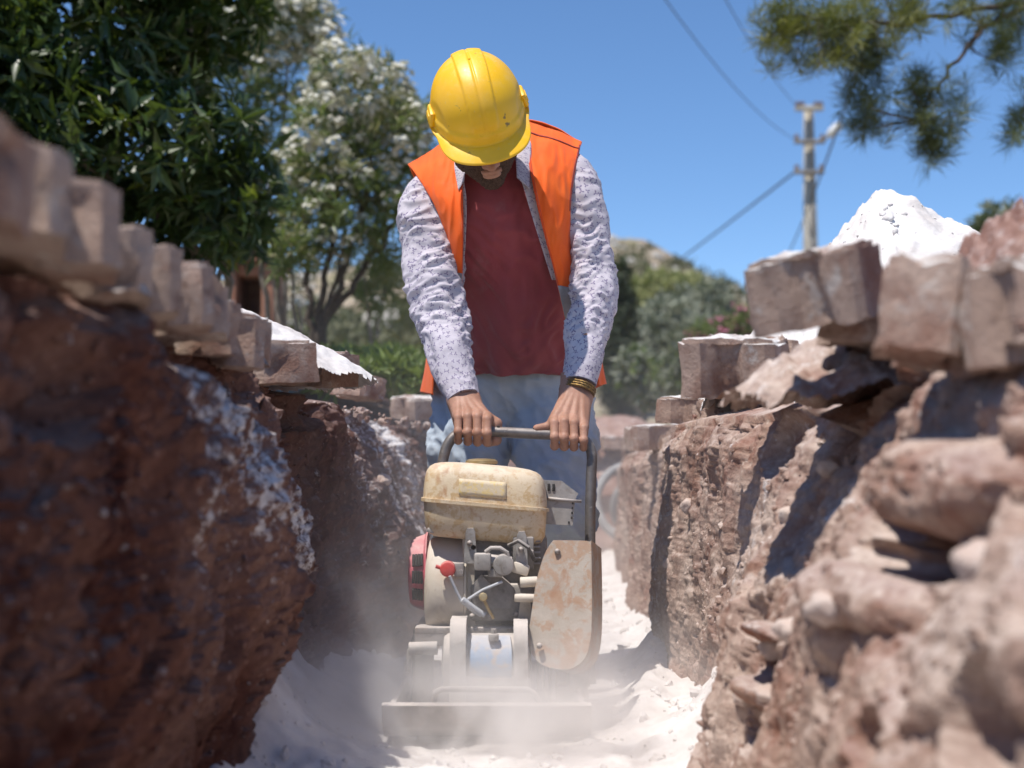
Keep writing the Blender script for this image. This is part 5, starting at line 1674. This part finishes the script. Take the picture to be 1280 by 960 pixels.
L_PINE2 = leaf_mat("sunlit_tint_needle", (0.15, 0.165, 0.03), (0.24, 0.22, 0.05), 0.5, 0.25)  # lighter copy of the needle colour, sunlight painted in
L_SCRUB = leaf_mat("dry_scrub", (0.075, 0.085, 0.04), (0.14, 0.135, 0.07), 0.7, 0.1)
M_WHITE_FL = leaf_mat("white_petal", (0.72, 0.69, 0.58), (0.80, 0.77, 0.70), 0.6, 0.2)
M_PINK_FL = leaf_mat("pink_petal", (0.55, 0.15, 0.28), (0.62, 0.26, 0.38), 0.6, 0.2)
M_BARK = simple_mat("grey_bark", (0.17, 0.13, 0.10), (0.30, 0.25, 0.20), 30, 0.9, 0.5, dist=0.01, world=True)
M_BARK_D = simple_mat("dark_bark", (0.06, 0.045, 0.035), (0.12, 0.09, 0.07), 30, 0.9, 0.5, dist=0.01, world=True)

def unit(v): return v / np.maximum(np.linalg.norm(v, axis=-1, keepdims=True), 1e-9)
def leaf_arrays(P, D, U, L, W, fold=.25, droop=.15):
    """Folded pointed leaves: base P, direction D, up U."""
    D = unit(D); S = unit(np.cross(D, U)); Nn = np.cross(S, D)
    n = len(P); L = np.broadcast_to(L, n)[:, None]; W = np.broadcast_to(W, n)[:, None]
    mid = P + D * L * .48
    tip = P + D * L - Nn * L * droop
    a = mid + S * W * .5 + Nn * W * fold; b = mid - S * W * .5 + Nn * W * fold
    V = np.stack([P, a, mid, b, tip], 1).reshape(-1, 3)
    i = np.arange(n)[:, None] * 5
    F = np.concatenate([i + [0, 2, 1], i + [0, 3, 2], i + [1, 2, 4], i + [2, 3, 4]])
    return V, F

def crown_points(blobs, n, rs, shell=.55):
    """Points in a union of ellipsoids given as picture x, y, depth, radii in pixels and a depth radius in metres."""
    vol = np.array([b[3] * b[4] for b in blobs], float); vol /= vol.sum()
    pick = rs.choice(len(blobs), n, p=vol)
    d = unit(rs.normal(size=(n, 3)))
    r = shell + (1 - shell) * rs.random(n) ** .5
    r = np.where(rs.random(n) < .3, rs.random(n) ** (1 / 3), r)
    out = np.zeros((n, 3)); nor = d.copy()
    for k, (px, py, Y, rpx, rpy, rd) in enumerate(blobs):
        m = pick == k
        c = np.array(at(px, py, Y)); s = np.array([rpx * Y / F_PX, rd, rpy * Y / F_PX])
        lump = 1 + .22 * noise3(d[m] * 2.3 + k * 5)
        out[m] = c + d[m] * s * (r[m] * lump)[:, None]
    return out, nor

def whorls(C_, Nn, per, rs, L, W, spread=1.0, outw=.6, up=.2):
    """Leaves in loose rosettes round twig ends."""
    n = len(C_)
    ax = unit(Nn * outw + rs.normal(size=(n, 3)) * .6 + [0, 0, up])
    P = np.repeat(C_, per, 0); A = np.repeat(ax, per, 0)
    t = rs.normal(size=(n * per, 3)); t = unit(t - A * (t * A).sum(1, keepdims=True))
    D = unit(t * spread + A * rs.uniform(.2, .9, (n * per, 1)))
    P = P + A * rs.uniform(-.3, .3, (n * per, 1)) * L
    U = unit(A + rs.normal(size=(n * per, 3)) * .3)
    return P, D, U, L * rs.uniform(.42, 1.25, n * per), W * rs.uniform(.7, 1.15, n * per)

def limbs(mb, paths):
    for pts, r0, r1 in paths:
        q = spline([list(p) for p in pts], max(6, 4 * len(pts)))
        q[1:-1] += .012 * np.random.default_rng(len(q)).normal(size=(len(q) - 2, 3)) * r0 / .03
        mb.tube(q, list(np.linspace(r0, r1, len(q))), 8)
    return mb

def foliage(name, parent, mat, arrays, kind='stuff'):
    V, F = arrays
    o = link(name, mesh_np(name, V, F), mat, parent, smooth=False)
    if kind: o['kind'] = kind
    return o

FLOWERS = {}
def flower_mesh(mat, seed):
    rs = np.random.default_rng(seed)
    P, D, U = [], [], []
    for k in range(15):
        c = unit(rs.normal(size=3) * [1, 1, .8]) * rs.uniform(.3, 1.1)
        nrm = unit(c + [0, -.3, .6])
        t = unit(np.cross(nrm, rs.normal(size=3))); b = np.cross(nrm, t)
        for j in range(5):
            a = 2 * PI * j / 5 + rs.uniform(-.2, .2)
            P.append(c); D.append(t * math.cos(a) + b * math.sin(a) + nrm * .25); U.append(nrm)
    V, F = leaf_arrays(np.array(P), np.array(D), np.array(U), .36, .30, .1, .05)
    me = mesh_np('flower_cluster', V, F); me.materials.append(mat)
    return me
def flowers(root, pts, mat, size, rs, name='flower_cluster'):
    key = mat.name
    if key not in FLOWERS: FLOWERS[key] = [flower_mesh(mat, s) for s in range(4)]
    for k, p in enumerate(pts):
        o = bpy.data.objects.new(name, FLOWERS[key][k % 4]); C.objects.link(o)
        o.parent = root; o.matrix_parent_inverse = WORLD_INV[root.name]; o['kind'] = 'stuff'
        s = size * rs.uniform(.6, 1.25)
        o.matrix_basis = Matrix.Translation(p) @ Matrix.Rotation(rs.uniform(0, 6.28), 4, 'Z') @ Matrix.Diagonal((s, s, s * .8, 1))

def plant_root(name, px, Y, label, cat, group=None):
    x = at(px, 500, Y).x
    return world_root(empty(name, (x, Y, gz(x, Y)), label, cat, group))

# ---- big dark tree at the left
rs = np.random.default_rng(21)
tree = plant_root('broadleaf_tree', 265, 6.2, "large dark tree with long glossy leaves filling the upper left corner", 'tree')
blobs = [(80, 40, 5.8, 190, 130, .60), (150, 190, 5.6, 185, 95, .55), (292, 262, 5.7, 52, 62, .3), (-70, 120, 5.2, 150, 190, .5), (262, 15, 6.0, 70, 62, .4), (215, 270, 6.0, 95, 62, .4), (60, -110, 5.8, 300, 120, .7)]
cp_, cn_ = crown_points(blobs, 2100, rs, .5)
P, D, U, L, W = whorls(cp_, cn_, 8, rs, .125, .036, 1.0, .5, .15)
D = unit(D + [0, -.15, -.25])
yl = np.repeat(rs.random(len(cp_)) < .07, 8)
scr = 640 + F_PX * P[:, 0] / P[:, 1]; scz = 600 - F_PX * (P[:, 2] - CAM_Z) / P[:, 1]
vis = (scr > 5) & (scr < 400) & (scz > 5) & (scz < 400)
front = np.argsort(np.where(vis, P[:, 1], 99))[:300]
single = np.zeros(len(P), bool); single[front] = True
for nm, m_, sel in (('foliage', L_DARK, ~yl & ~single), ('foliage', L_NEW, yl & ~single)):
    foliage(nm, tree, m_, leaf_arrays(P[sel], D[sel], U[sel], L[sel], W[sel]))
V1, F1 = leaf_arrays(np.zeros((1, 3)), np.array([[0, 1., 0]]), np.array([[0, 0, 1.]]), 1.0, .29)
LEAF = {}
for k_, m_ in ((False, L_DARK), (True, L_NEW)):
    LEAF[k_] = mesh_np('leaf', V1, F1); LEAF[k_].materials.append(m_)
for i in front:
    o = bpy.data.objects.new('leaf', LEAF[bool(yl[i])]); C.objects.link(o)
    o.parent = tree; o.matrix_parent_inverse = WORLD_INV[tree.name]
    d = Vector(D[i]); s_ = d.cross(Vector(U[i])).normalized(); u_ = s_.cross(d)
    o.matrix_basis = Matrix(((s_.x, d.x, u_.x, P[i][0]), (s_.y, d.y, u_.y, P[i][1]), (s_.z, d.z, u_.z, P[i][2]), (0, 0, 0, 1))) @ Matrix.Scale(float(L[i]), 4)
m = MB()
b0 = at(262, 470, 6.2)
limbs(m, [([at(258, 520, 6.2), at(250, 380, 6.15), at(236, 300, 6.1), at(190, 180, 5.9), at(120, 60, 5.8)], .035, .012),
          ([at(268, 520, 6.2), at(270, 370, 6.2), at(252, 290, 6.1), at(250, 150, 6.0), at(230, 10, 6.0)], .030, .010),
          ([at(275, 520, 6.2), at(284, 370, 6.2), at(292, 300, 6.0), at(300, 230, 5.8)], .026, .008),
          ([at(262, 520, 6.25), at(262, 390, 6.3), at(280, 330, 6.3), at(310, 270, 6.1)], .022, .007),
          ([at(236, 300, 6.1), at(150, 230, 5.8), at(60, 170, 5.5), at(-60, 130, 5.3)], .022, .008), ([at(190, 180, 5.9), at(140, 190, 5.6), at(100, 200, 5.4)], .014, .006)])
m.build('trunk', M_BARK, tree)

# ---- white oleanders
def oleander(px, Y, label, blobs, stems, ncl, nfl, seed, flmat, fsize=.055, top=True, group=None, leaf=(.115, .017), yellow=.22):
    rs = np.random.default_rng(seed)
    root = plant_root('oleander', px, Y, label, 'oleander', group)
    c, n = crown_points(blobs, ncl, rs, .45)
    P, D, U, L, W = whorls(c, n, 9, rs, leaf[0], leaf[1], .8, .5, .55)
    ye = np.repeat(rs.random(len(c)) < yellow, 9)
    foliage('foliage', root, L_OLE, leaf_arrays(P[~ye], D[~ye], U[~ye], L[~ye], W[~ye]))
    foliage('foliage', root, L_OLE2, leaf_arrays(P[ye], D[ye], U[ye], L[ye], W[ye]))
    c, n = crown_points(blobs, nfl * 4, rs, .85)
    score = (c[:, 2] * (1.0 if top else .3) - c[:, 1] * .3) + rs.normal(size=len(c)) * .35
    flowers(root, c[np.argsort(-score)[:nfl]], flmat, fsize, rs)
    m = limbs(MB(), [([at(*q) for q in pts], a, b) for pts, a, b in stems])
    m.build('stems', M_BARK if seed % 2 else M_BARK_D, root)
    return root
oleander(340, 9.0, "tall white-flowering oleander rising behind the dark tree, blooms at the top of the picture",
    [(325, 40, 9.0, 85, 60, .5), (375, 30, 9.0, 45, 45, .4), (300, 120, 9.0, 60, 60, .5), (345, 150, 9.0, 50, 60, .4), (270, 60, 9.1, 60, 70, .5), (330, 260, 9.1, 42, 50, .4)],
    [([at_ for at_ in ((345, 520, 9), (350, 400, 9), (345, 300, 9), (390, 195, 8.9), (405, 180, 8.9))], .028, .010), ([(338, 520, 9), (335, 400, 9), (320, 250, 9), (300, 120, 9)], .025, .008), ([(352, 520, 9), (356, 380, 9), (350, 220, 9), (360, 60, 9)], .025, .008)],
    520, 150, 31, M_WHITE_FL, .085)
oleander(398, 8.0, "wide white-flowering oleander with fanned dark stems, next to the worker's sleeve",
    [(445, 120, 8.0, 62, 58, .5), (480, 190, 8.0, 55, 75, .5), (415, 190, 8.0, 55, 75, .5), (455, 265, 7.9, 60, 60, .5), (500, 290, 8.0, 45, 60, .4), (402, 285, 7.9, 45, 45, .4), (515, 170, 8.1, 30, 60, .3), (380, 240, 8.1, 40, 60, .3)],
    [([(396, 520, 8), (392, 425, 8), (385, 350, 8), (372, 240, 8)], .034, .010), ([(398, 520, 8), (396, 420, 8), (408, 340, 8), (425, 200, 8)], .032, .010), ([(400, 520, 8), (400, 420, 8), (425, 350, 8), (460, 250, 8), (470, 150, 8)], .030, .009), ([(402, 520, 8), (404, 415, 8), (440, 355, 8), (490, 290, 8), (505, 200, 8)], .028, .008), ([(399, 520, 8), (398, 418, 8), (415, 365, 8), (430, 300, 8)], .02, .008)],
    680, 230, 32, M_WHITE_FL, .07)
oleander(365, 7.6, "slim oleander shoots bearing one white bloom low down between the trees",
    [(362, 318, 7.6, 22, 24, .2)], [([(368, 520, 7.6), (370, 420, 7.6), (364, 330, 7.6), (362, 290, 7.6)], .013, .006), ([(376, 520, 7.6), (376, 410, 7.6), (372, 374, 7.6)], .010, .006), ([(352, 520, 7.6), (350, 420, 7.6), (342, 330, 7.6), (335, 230, 7.6)], .014, .007)], 45, 0, 33, M_WHITE_FL)
r_ = [o for o in bpy.data.objects if o.name.startswith('oleander')][-1]
flowers(r_, [at(372, 372, 7.58)], M_WHITE_FL, .062, np.random.default_rng(1))
oleander(462, 9.5, "small thin-stemmed oleander sapling among the weeds on the left bank",
    [(462, 350, 9.5, 26, 40, .3), (490, 360, 9.5, 26, 34, .3)], [([(466, 520, 9.5), (464, 430, 9.5), (458, 370, 9.5), (450, 320, 9.5)], .014, .006), ([(468, 520, 9.5), (470, 430, 9.5), (480, 370, 9.5), (492, 330, 9.5)], .012, .005)], 90, 3, 35, M_WHITE_FL)

# ---- weeds on the left bank
rs = np.random.default_rng(51)
n = 1250
Yw = rs.uniform(5.6, 8.6, n); xw = -(0.055 + rs.random(n) * .085) * Yw
keep = noise3(np.stack([xw * 1.3, Yw * .9, 0 * xw], -1)) > -.35
keep &= xw < lx(Yw) - .12
Yw, xw = Yw[keep], xw[keep]
zw = ground_z(xw, Yw)
C0 = np.stack([xw, Yw, zw], -1)
hgt = rs.uniform(.04, .26, len(C0)) * (1 + noise3(C0 * 1.1))
C0[:, 2] += hgt.clip(.0, .11)
P, D, U, L, W = whorls(C0, np.tile([0, 0, 1.], (len(C0), 1)), 8, rs, .10, .026, 1.0, .4, .7)
o = foliage('weeds', None, L_WEED, leaf_arrays(P, D, U, L, W)); tag(o, "bright green weeds on the bank left of the worker", 'weeds')

# ---- shrubs and trees further off on the right
def bush(name, px, Y, label, cat, blobs, mat, ncl, L_, W_, seed, per=8, trunk=None, mat2=None, f2=.3, up=.3, group=None):
    rs = np.random.default_rng(seed)
    root = plant_root(name, px, Y, label, cat, group)
    c, n = crown_points(blobs, ncl, rs, .6)
    P, D, U, L, W = whorls(c, n, per, rs, L_, W_, 1.0, .6, up)
    s2 = np.repeat(rs.random(len(c)) < (f2 if mat2 else -1), per)
    foliage('foliage', root, mat, leaf_arrays(P[~s2], D[~s2], U[~s2], L[~s2], W[~s2]))
    if mat2: foliage('foliage', root, mat2, leaf_arrays(P[s2], D[s2], U[s2], L[s2], W[s2]))
    base = Vector((root.location.x, Y, root.location.z - .1))
    m = MB()
    tops = [at(b[0], b[1], b[2]) for b in blobs]
    limbs(m, [([base, base.lerp(t, .5) + Vector((0, 0, .05)), t], .010 * Y / 2.2 * .6, .008) for t in tops])
    m.build('trunk', M_BARK, root)
    return root
bush('olive_tree', 850, 24, "broad grey-green olive tree below the hill, right of the worker", 'olive tree',
     [(852, 425, 24, 60, 48, 1.0), (890, 388, 24, 24, 34, .7), (812, 445, 23.5, 42, 54, .8), (875, 450, 23, 50, 46, .8), (852, 392, 24.5, 28, 26, .6)], L_OLIVE, 1900, .24, .06, 61)
bush('leafy_tree', 826, 36, "rounded yellow-green tree on the slope, just above the olive tree", 'tree',
     [(824, 366, 36, 30, 20, 1.2), (796, 386, 36, 28, 28, 1.0), (854, 366, 37, 28, 18, 1.0)], L_YEL, 900, .34, .10, 62)
bush('cypress', 770, 19, "narrow dark evergreen standing close beside the worker's sleeve", 'cypress',
     [(774, 370, 19, 14, 45, .3), (774, 430, 19, 20, 60, .35), (776, 485, 19, 22, 40, .35)], L_CYP, 1000, .16, .035, 63, up=.9)
bush('leafy_shrub', 800, 15, "light green leafy shrub low in front of the dark evergreen", 'shrub',
     [(796, 462, 15, 24, 26, .3), (815, 485, 15, 26, 26, .3)], L_OLIVE, 240, .13, .05, 64, mat2=L_WEED, f2=.45)
bush('green_shrub', 862, 13, "dull green shrub behind the chipped paver", 'shrub',
     [(858, 470, 13, 40, 32, .4), (900, 455, 13, 36, 34, .4)], L_OLIVE, 420, .12, .03, 65, mat2=L_OLE, f2=.5)
pk = oleander(905, 12, "pink-flowering oleander peeping over the chipped paver", [(898, 418, 12, 34, 22, .35), (932, 406, 12, 26, 20, .3)], [([(905, 520, 12), (902, 470, 12), (898, 420, 12)], .02, .008)], 200, 34, 66, M_PINK_FL, .07, group=None)
bush('grey_shrub', 1250, 15, "small grey-green shrub beyond the red earth heap at the right edge", 'shrub',
     [(1252, 276, 15, 26, 22, .4), (1230, 290, 15, 20, 16, .3), (1275, 290, 15, 26, 26, .3), (1250, 330, 15, 50, 50, .4)], L_OLIVE, 420, .13, .04, 67, mat2=L_OLE, f2=.4)
# scrub on the hill
rs = np.random.default_rng(71)
n = 900
Yh = rs.uniform(30, 135, n); pxh = rs.uniform(150, 1150, n); xh = (pxh - 640) * Yh / F_PX
zh = ground_z(xh, Yh)
keep = noise3(np.stack([xh * .05, Yh * .05, 0 * xh], -1)) > -.15
Cs = np.stack([xh, Yh, zh], -1)[keep]
rad = rs.uniform(.3, 1.1, len(Cs))
per = 34
d = unit(rs.normal(size=(len(Cs) * per, 3))); d[:, 2] = np.abs(d[:, 2])
P = np.repeat(Cs, per, 0) + d * (np.repeat(rad, per) * rs.uniform(.5, 1, len(d)))[:, None] * [1, 1, .8]
o = foliage('hill_scrub', None, L_SCRUB, leaf_arrays(P, unit(d + rs.normal(size=d.shape) * .7), d, np.repeat(rad, per) * .5, np.repeat(rad, per) * .28))
tag(o, "dry scrub scattered over the hillside", 'scrub')
rocks = []
for k in range(420):
    Y = rs.uniform(35, 130); x = (rs.uniform(200, 960) - 640) * Y / F_PX
    rocks.append(((x, Y, gz(x, Y)), rs.uniform(.12, .6)))
M_ROCK = simple_mat("pale_rock", (0.38, 0.35, 0.31), (0.50, 0.47, 0.43), 2, 0.95, world=True)
o = clods('hill_rocks', rocks, M_ROCK, 8); tag(o, "pale rocks scattered over the hillside", 'rocks')

# ---- pine whose branches hang in from the right
rs = np.random.default_rng(81)
px_, PY = 1560, 7.6
pine = plant_root('pine_tree', px_, PY, "pine tree whose needled branches hang into the upper right corner", 'pine')
limb1 = [at(1560, -60, 7.6), at(1400, -30, 7.5), at(1285, 0, 7.3), at(1200, 15, 7.1), at(1120, 28, 7.0), at(1040, 25, 6.9), at(985, 20, 6.9)]
limb2 = [at(1400, -30, 7.5), at(1290, 8, 7.3), at(1240, 28, 7.2), at(1195, 75, 7.1), at(1170, 110, 7.05), at(1150, 150, 7.0)]
limb3 = [at(1430, -10, 7.5), at(1330, 60, 7.3), at(1285, 110, 7.2), at(1275, 165, 7.2)]
limb4 = [at(1230, 20, 7.2), at(1215, 60, 7.2), at(1245, 75, 7.2)]
base = Vector((pine.location.x, PY, pine.location.z - .1))
m = MB()
limbs(m, [([base, base + Vector((.05, 0, 1.2)), at(1555, 200, 7.6), at(1560, -60, 7.6), at(1570, -500, 7.7)], .16, .05), (limb1, .022, .005), (limb2, .020, .004), (limb3, .016, .004), (limb4, .008, .003)])
spots = []
def clump(px, py, Y, rx_, ry_, n, near):
    for _ in range(n):
        a, b = rs.normal(size=2) * .52
        spots.append((at(px + a * rx_, py + b * ry_, Y + rs.normal() * .10), near))
for c_ in ((985, 20, 6.9, 36, 34, 34, 1), (970, 50, 6.9, 22, 22, 16, 1), (1030, 35, 6.9, 40, 40, 44, 1), (1085, 30, 7.0, 42, 40, 44, 1), (1015, 80, 6.9, 34, 18, 16, 1), (1060, 75, 7.0, 30, 24, 20, 0), (1140, 15, 7.0, 44, 30, 34, 1),
           (1100, 85, 7.0, 26, 26, 16, 0), (1075, 130, 7.0, 22, 22, 14, 0), (1085, 155, 7.0, 26, 22, 20, 0), (1150, 110, 7.05, 34, 24, 22, 0), (1190, 125, 7.0, 30, 26, 18, 0), (1160, 160, 7.0, 36, 26, 24, 0), (1165, 190, 7.0, 24, 16, 14, 0),
           (1250, 55, 7.2, 30, 30, 24, 0), (1275, 160, 7.2, 16, 32, 18, 0), (1270, 20, 7.3, 30, 24, 22, 0), (1210, 20, 7.1, 26, 22, 16, 1)):
    clump(*c_)
nodes = [p for l in (limb1, limb2, limb3, limb4) for p in [Vector(q) for q in spline([list(x) for x in l], 26)]]
for k, (p, near) in enumerate(spots):
    q = min(nodes, key=lambda t: (t - p).length)
    if k % 2 == 0:
        mid = q.lerp(p, .5) + Vector((0, 0, -.015))
        m.tube([q, mid, p], [.0035, .0028, .002], 4)
m.build('trunk', M_BARK_D, pine)
S_ = np.array([list(p) for p, _ in spots]); near = np.array([n_ for _, n_ in spots], bool)
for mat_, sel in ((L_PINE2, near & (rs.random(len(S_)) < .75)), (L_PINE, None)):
    if sel is None: sel = ~done
    else: done = sel
    c_ = S_[sel]
    P, D, U, L, W = whorls(c_, np.tile([0, -.1, .5], (len(c_), 1)), 48, rs, .115, .0038, .9, .4, .2)
    foliage('needles', pine, mat_, leaf_arrays(P, D, U, L, W, .05, .05))
# ================================================================== utility pole with lamp, wires, far things
M_POLE = simple_mat("pole_concrete", (0.36, 0.33, 0.28), (0.45, 0.42, 0.36), 3, 0.9, 0.3, world=True)
M_IRON = simple_mat("dull_iron", (0.22, 0.20, 0.18), (0.30, 0.27, 0.24), 10, 0.6, world=True)
M_PORC = simple_mat("brown_porcelain", (0.10, 0.06, 0.045), (0.14, 0.09, 0.07), 20, 0.3)
M_LAMP = simple_mat("pale_lamp_shell", (0.62, 0.61, 0.58), (0.68, 0.67, 0.64), 10, 0.4)
M_CABLE = simple_mat("black_cable", (0.05, 0.05, 0.055), (0.09, 0.09, 0.095), 10, 0.7)
YP = 26.0
def pw(n): return n * YP / F_PX
b0 = at(1010, 480, YP); t0 = at(1010.5, 133, YP)
gb = gz(b0.x, YP)
pole = world_root(empty('utility_pole', (b0.x, YP, gb), "concrete utility pole with cross-arms and a street lamp behind the rubble", 'utility pole'))
m = MB()
def sq(x, z, w): return [Vector((x - w, YP - w, z)), Vector((x + w, YP - w, z)), Vector((x + w, YP + w, z)), Vector((x - w, YP + w, z))]
zb, zt = gb - .3, t0.z
m.rings([sq(t0.x, zb, pw(11)), sq(t0.x, zt, pw(5.2))])
m.build('post', M_POLE, pole)
H_ = zt - gb
for k, (y0, y1) in enumerate(((140, 172), (184, 210), (222, 252), (258, 296), (302, 345), (352, 400))):
    A, B = at(1010, y0, YP), at(1010, y1, YP)
    w = pw(5.2 + 5.8 * (zt - A.z) / (zt - zb))
    m = MB(); m.box((t0.x + pw(1.5), YP - w - .0, (A.z + B.z) / 2), (w * .75, .05, A.z - B.z), .01); m.build('slot_shade', M_IRON, pole)  # darker boxes stand in for the shade in the concrete's recesses
for k, (y, xa, xb) in enumerate(((136, 994, 1029), (177, 993, 1031), (215, 993, 1030))):
    A, B = at(xa, y, YP - .2), at(xb, y, YP - .2)
    m = MB(); m.box((A + B) / 2, (B.x - A.x, .12, pw(4.5)), .01)
    arm = m.build('cross_arm', M_POLE if k == 0 else M_IRON, pole)
    for x in ((xa + 3, xa + 9, xb - 9, xb - 3) if k == 0 else (xa + 3, xb - 3)):
        q = at(x, y - 2, YP - .2)
        m = MB(); m.lathe([(.015, 0), (.05, .01), (.035, .04), (.055, .06), (.03, .10), (.01, .11)], q, (0, 0, 1), 12)
        m.build('insulator', M_PORC, arm).matrix_parent_inverse = Matrix.Identity(4)
m = MB(); m.tube([at(1014, 178, YP - .2), at(1026, 176, YP - .3), at(1036, 170, YP - .4)], .03, 8); la = m.build('lamp_arm', M_IRON, pole)
q = at(1043, 162, YP - .45)
m = MB()
dv = (at(1052, 154, YP - .5) - at(1034, 171, YP - .4)); ln = dv.length
m.lathe([(.02, 0), (.06, .03), (.085, ln * .35), (.085, ln * .75), (.05, ln * .97), (.01, ln)], at(1034, 171, YP - .4), dv, 16)
m.build('lamp_head', M_LAMP, la).matrix_parent_inverse = Matrix.Identity(4)
def wire(p0, p1, sag, r, label, n=24):
    pts = [Vector(p0).lerp(Vector(p1), t) + Vector((0, 0, -4 * sag * t * (1 - t))) for t in np.linspace(0, 1, n)]
    m = MB(); m.tube(pts, r, 6)
    o = m.build('overhead_wire', M_CABLE)
    return tag(o, label, 'wire', 'wires strung from the utility pole')
wire(at(996, 213, YP - .2), at(700, 425, 75), .2, .022, "thick cable running down left from the lowest cross-arm to the hill")
wire(at(996, 175, YP - .2), at(790, -60, 12), .25, .006, "thin wire rising steeply left from the middle cross-arm")
wire(at(997, 133, YP - .2), at(875, -60, 13), .15, .006, "thin wire rising from the top of the utility pole towards the picture's top edge")
wire(at(1095, 20, 13), at(985, 318, 34), .15, .014, "dark cable passing behind the pole and up into the pine branches")

# small reddish brick hut behind the stems
M_HUT = simple_mat("reddish_brick", (0.24, 0.105, 0.065), (0.33, 0.17, 0.11), 9, 0.9, 0.4, world=True)
YB = 12.0
hx = at(310, 400, YB); hb = gz(hx.x, YB)
hut = world_root(empty('brick_hut', (hx.x, YB, hb), "small reddish brick hut half hidden behind the tree stems at left", 'hut'))
w = 62 * YB / F_PX / 2; zt = at(310, 326, YB).z
m = MB()
for s in (-1, 1):
    m.box((hx.x + s * (w - .05), YB + .3, (hb + zt) / 2), (.10, .6, zt - hb), .008)
m.box((hx.x, YB + .58, (hb + zt) / 2), (2 * w - .2, .06, zt - hb), .008)
m.box((hx.x, YB + .30, zt - .06), (2 * w - .2, .5, .12), .008)
m.box((hx.x, YB + .04, hb + (zt - hb) * .35), (2 * w - .2, .06, (zt - hb) * .45), .006)
m.build('wall', M_HUT, hut)
m = MB(); m.prism([(-w - .06, 0), (w + .06, 0), (w * .5, .12), (-w * .5, .12)], (hx.x, YB - .06, zt), (1, 0, 0), (0, 0, 1), -.75, .006); m.build('roof', M_HUT, hut)

# ribbed drain hose coiled against the end of the trench
M_HOSE = simple_mat("grey_hose", (0.20, 0.20, 0.205), (0.30, 0.30, 0.30), 12, 0.6)
q = at(792, 628, END_Y - .75)
hose = MB()
def coil(c, rad, r, tilt):
    n = 150
    pts, rr = [], []
    for j in range(n):
        t = 2 * PI * j / n
        pts.append(Vector(c) + Vector((rad * math.cos(t), .10 * math.sin(t) * tilt, rad * math.sin(t))))
        rr.append(r * (1 + .12 * (j % 2)))
    hose.tube(pts, rr, 10, closed=True)
coil(q, 46 * q.y / F_PX, .026, 1.0)
coil(q + Vector((.06, .06, -.03)), 36 * q.y / F_PX, .026, -.6)
tag(hose.build('drain_hose', M_HOSE), "grey ribbed hose coiled against the far end of the trench", 'hose')

# cut earth heap beyond the trench
tp = at(762, 522, 11.5)
o = heap('earth_heap', (tp.x, 11.5, GZ - .15), .8, tp.z - GZ + .16, M_RED, 19, 90, 1.6, 1.5, 1.2)
tag(o, "low heap of reddish soil past the far end of the trench", 'earth heap')
# ================================================================== dust thrown up in the trench
def dust_mat():
    m = bpy.data.materials.new("airborne_dust"); m.use_nodes = True
    t = m.node_tree
    t.nodes.remove(t.nodes["Principled BSDF"])
    out = t.nodes["Material Output"]
    def nd(k, **kw):
        x = t.nodes.new(k)
        for a, v in kw.items(): setattr(x, a, v)
        return x
    def mth(op, a, b=0.0):
        x = nd("ShaderNodeMath", operation=op)
        for i, v in ((0, a), (1, b)):
            if isinstance(v, bpy.types.NodeSocket): t.links.new(v, x.inputs[i])
            else: x.inputs[i].default_value = v
        return x.outputs[0]
    pos = nd("ShaderNodeNewGeometry").outputs['Position']
    xyz = nd("ShaderNodeSeparateXYZ"); t.links.new(pos, xyz.inputs[0])
    X, Y, Z = xyz.outputs
    n = nd("ShaderNodeTexNoise"); t.links.new(pos, n.inputs['Vector']); n.inputs['Scale'].default_value = 6.5; n.inputs['Detail'].default_value = 4; n.inputs['Distortion'].default_value = 0.6
    puff = nd("ShaderNodeMapRange", interpolation_type='SMOOTHSTEP'); t.links.new(n.outputs['Fac'], puff.inputs[0])
    puff.inputs[1].default_value = 0.44; puff.inputs[2].default_value = 0.70
    def gauss(v, c, s): 
        d = mth('DIVIDE', mth('SUBTRACT', v, c), s)
        return mth('EXPONENT', mth('MULTIPLY', mth('MULTIPLY', d, d), -1.0))
    # a low skirt of dust round the vibrating plate
    skirt = mth('MULTIPLY', mth('MULTIPLY', gauss(Z, 0.0, 0.135), gauss(Y, 2.64, 0.30)), gauss(X, -0.02, 0.27))
    # a cloud drifting off to the left of the machine
    side = mth('MULTIPLY', mth('MULTIPLY', gauss(Z, 0.10, 0.26), gauss(Y, 2.95, 0.40)), gauss(X, -0.27, 0.13))
    # a thin veil along the whole trench behind
    veil = mth('MULTIPLY', gauss(Z, 0.0, 0.55), mth('SUBTRACT', 1.0, gauss(Y, 2.0, 0.85)))
    den = mth('ADD', mth('MULTIPLY', skirt, 30.0), mth('MULTIPLY', side, 3.2))
    den = mth('MULTIPLY', den, mth('ADD', 0.06, puff.outputs[0]))
    den = mth('ADD', den, mth('MULTIPLY', veil, 0.13))
    v = nd("ShaderNodeVolumePrincipled")
    v.inputs['Color'].default_value = (0.97, 0.945, 0.93, 1)
    v.inputs['Anisotropy'].default_value = 0.2
    t.links.new(den, v.inputs['Density'])
    t.links.new(v.outputs[0], out.inputs['Volume'])
    return m
M_DUST = dust_mat()
b = MB()
b.box((0.08, 5.4, 0.60), (1.35, 6.7, 1.24), 0)
o = b.build('dust_cloud', M_DUST)
tag(o, "pale dust cloud billowing round the compactor and along the trench", 'dust', kind='stuff')
o.visible_shadow = True
scene.cycles.volume_step_rate = 0.5
scene.cycles.volume_max_steps = 128
bpy.context.view_layer.update()
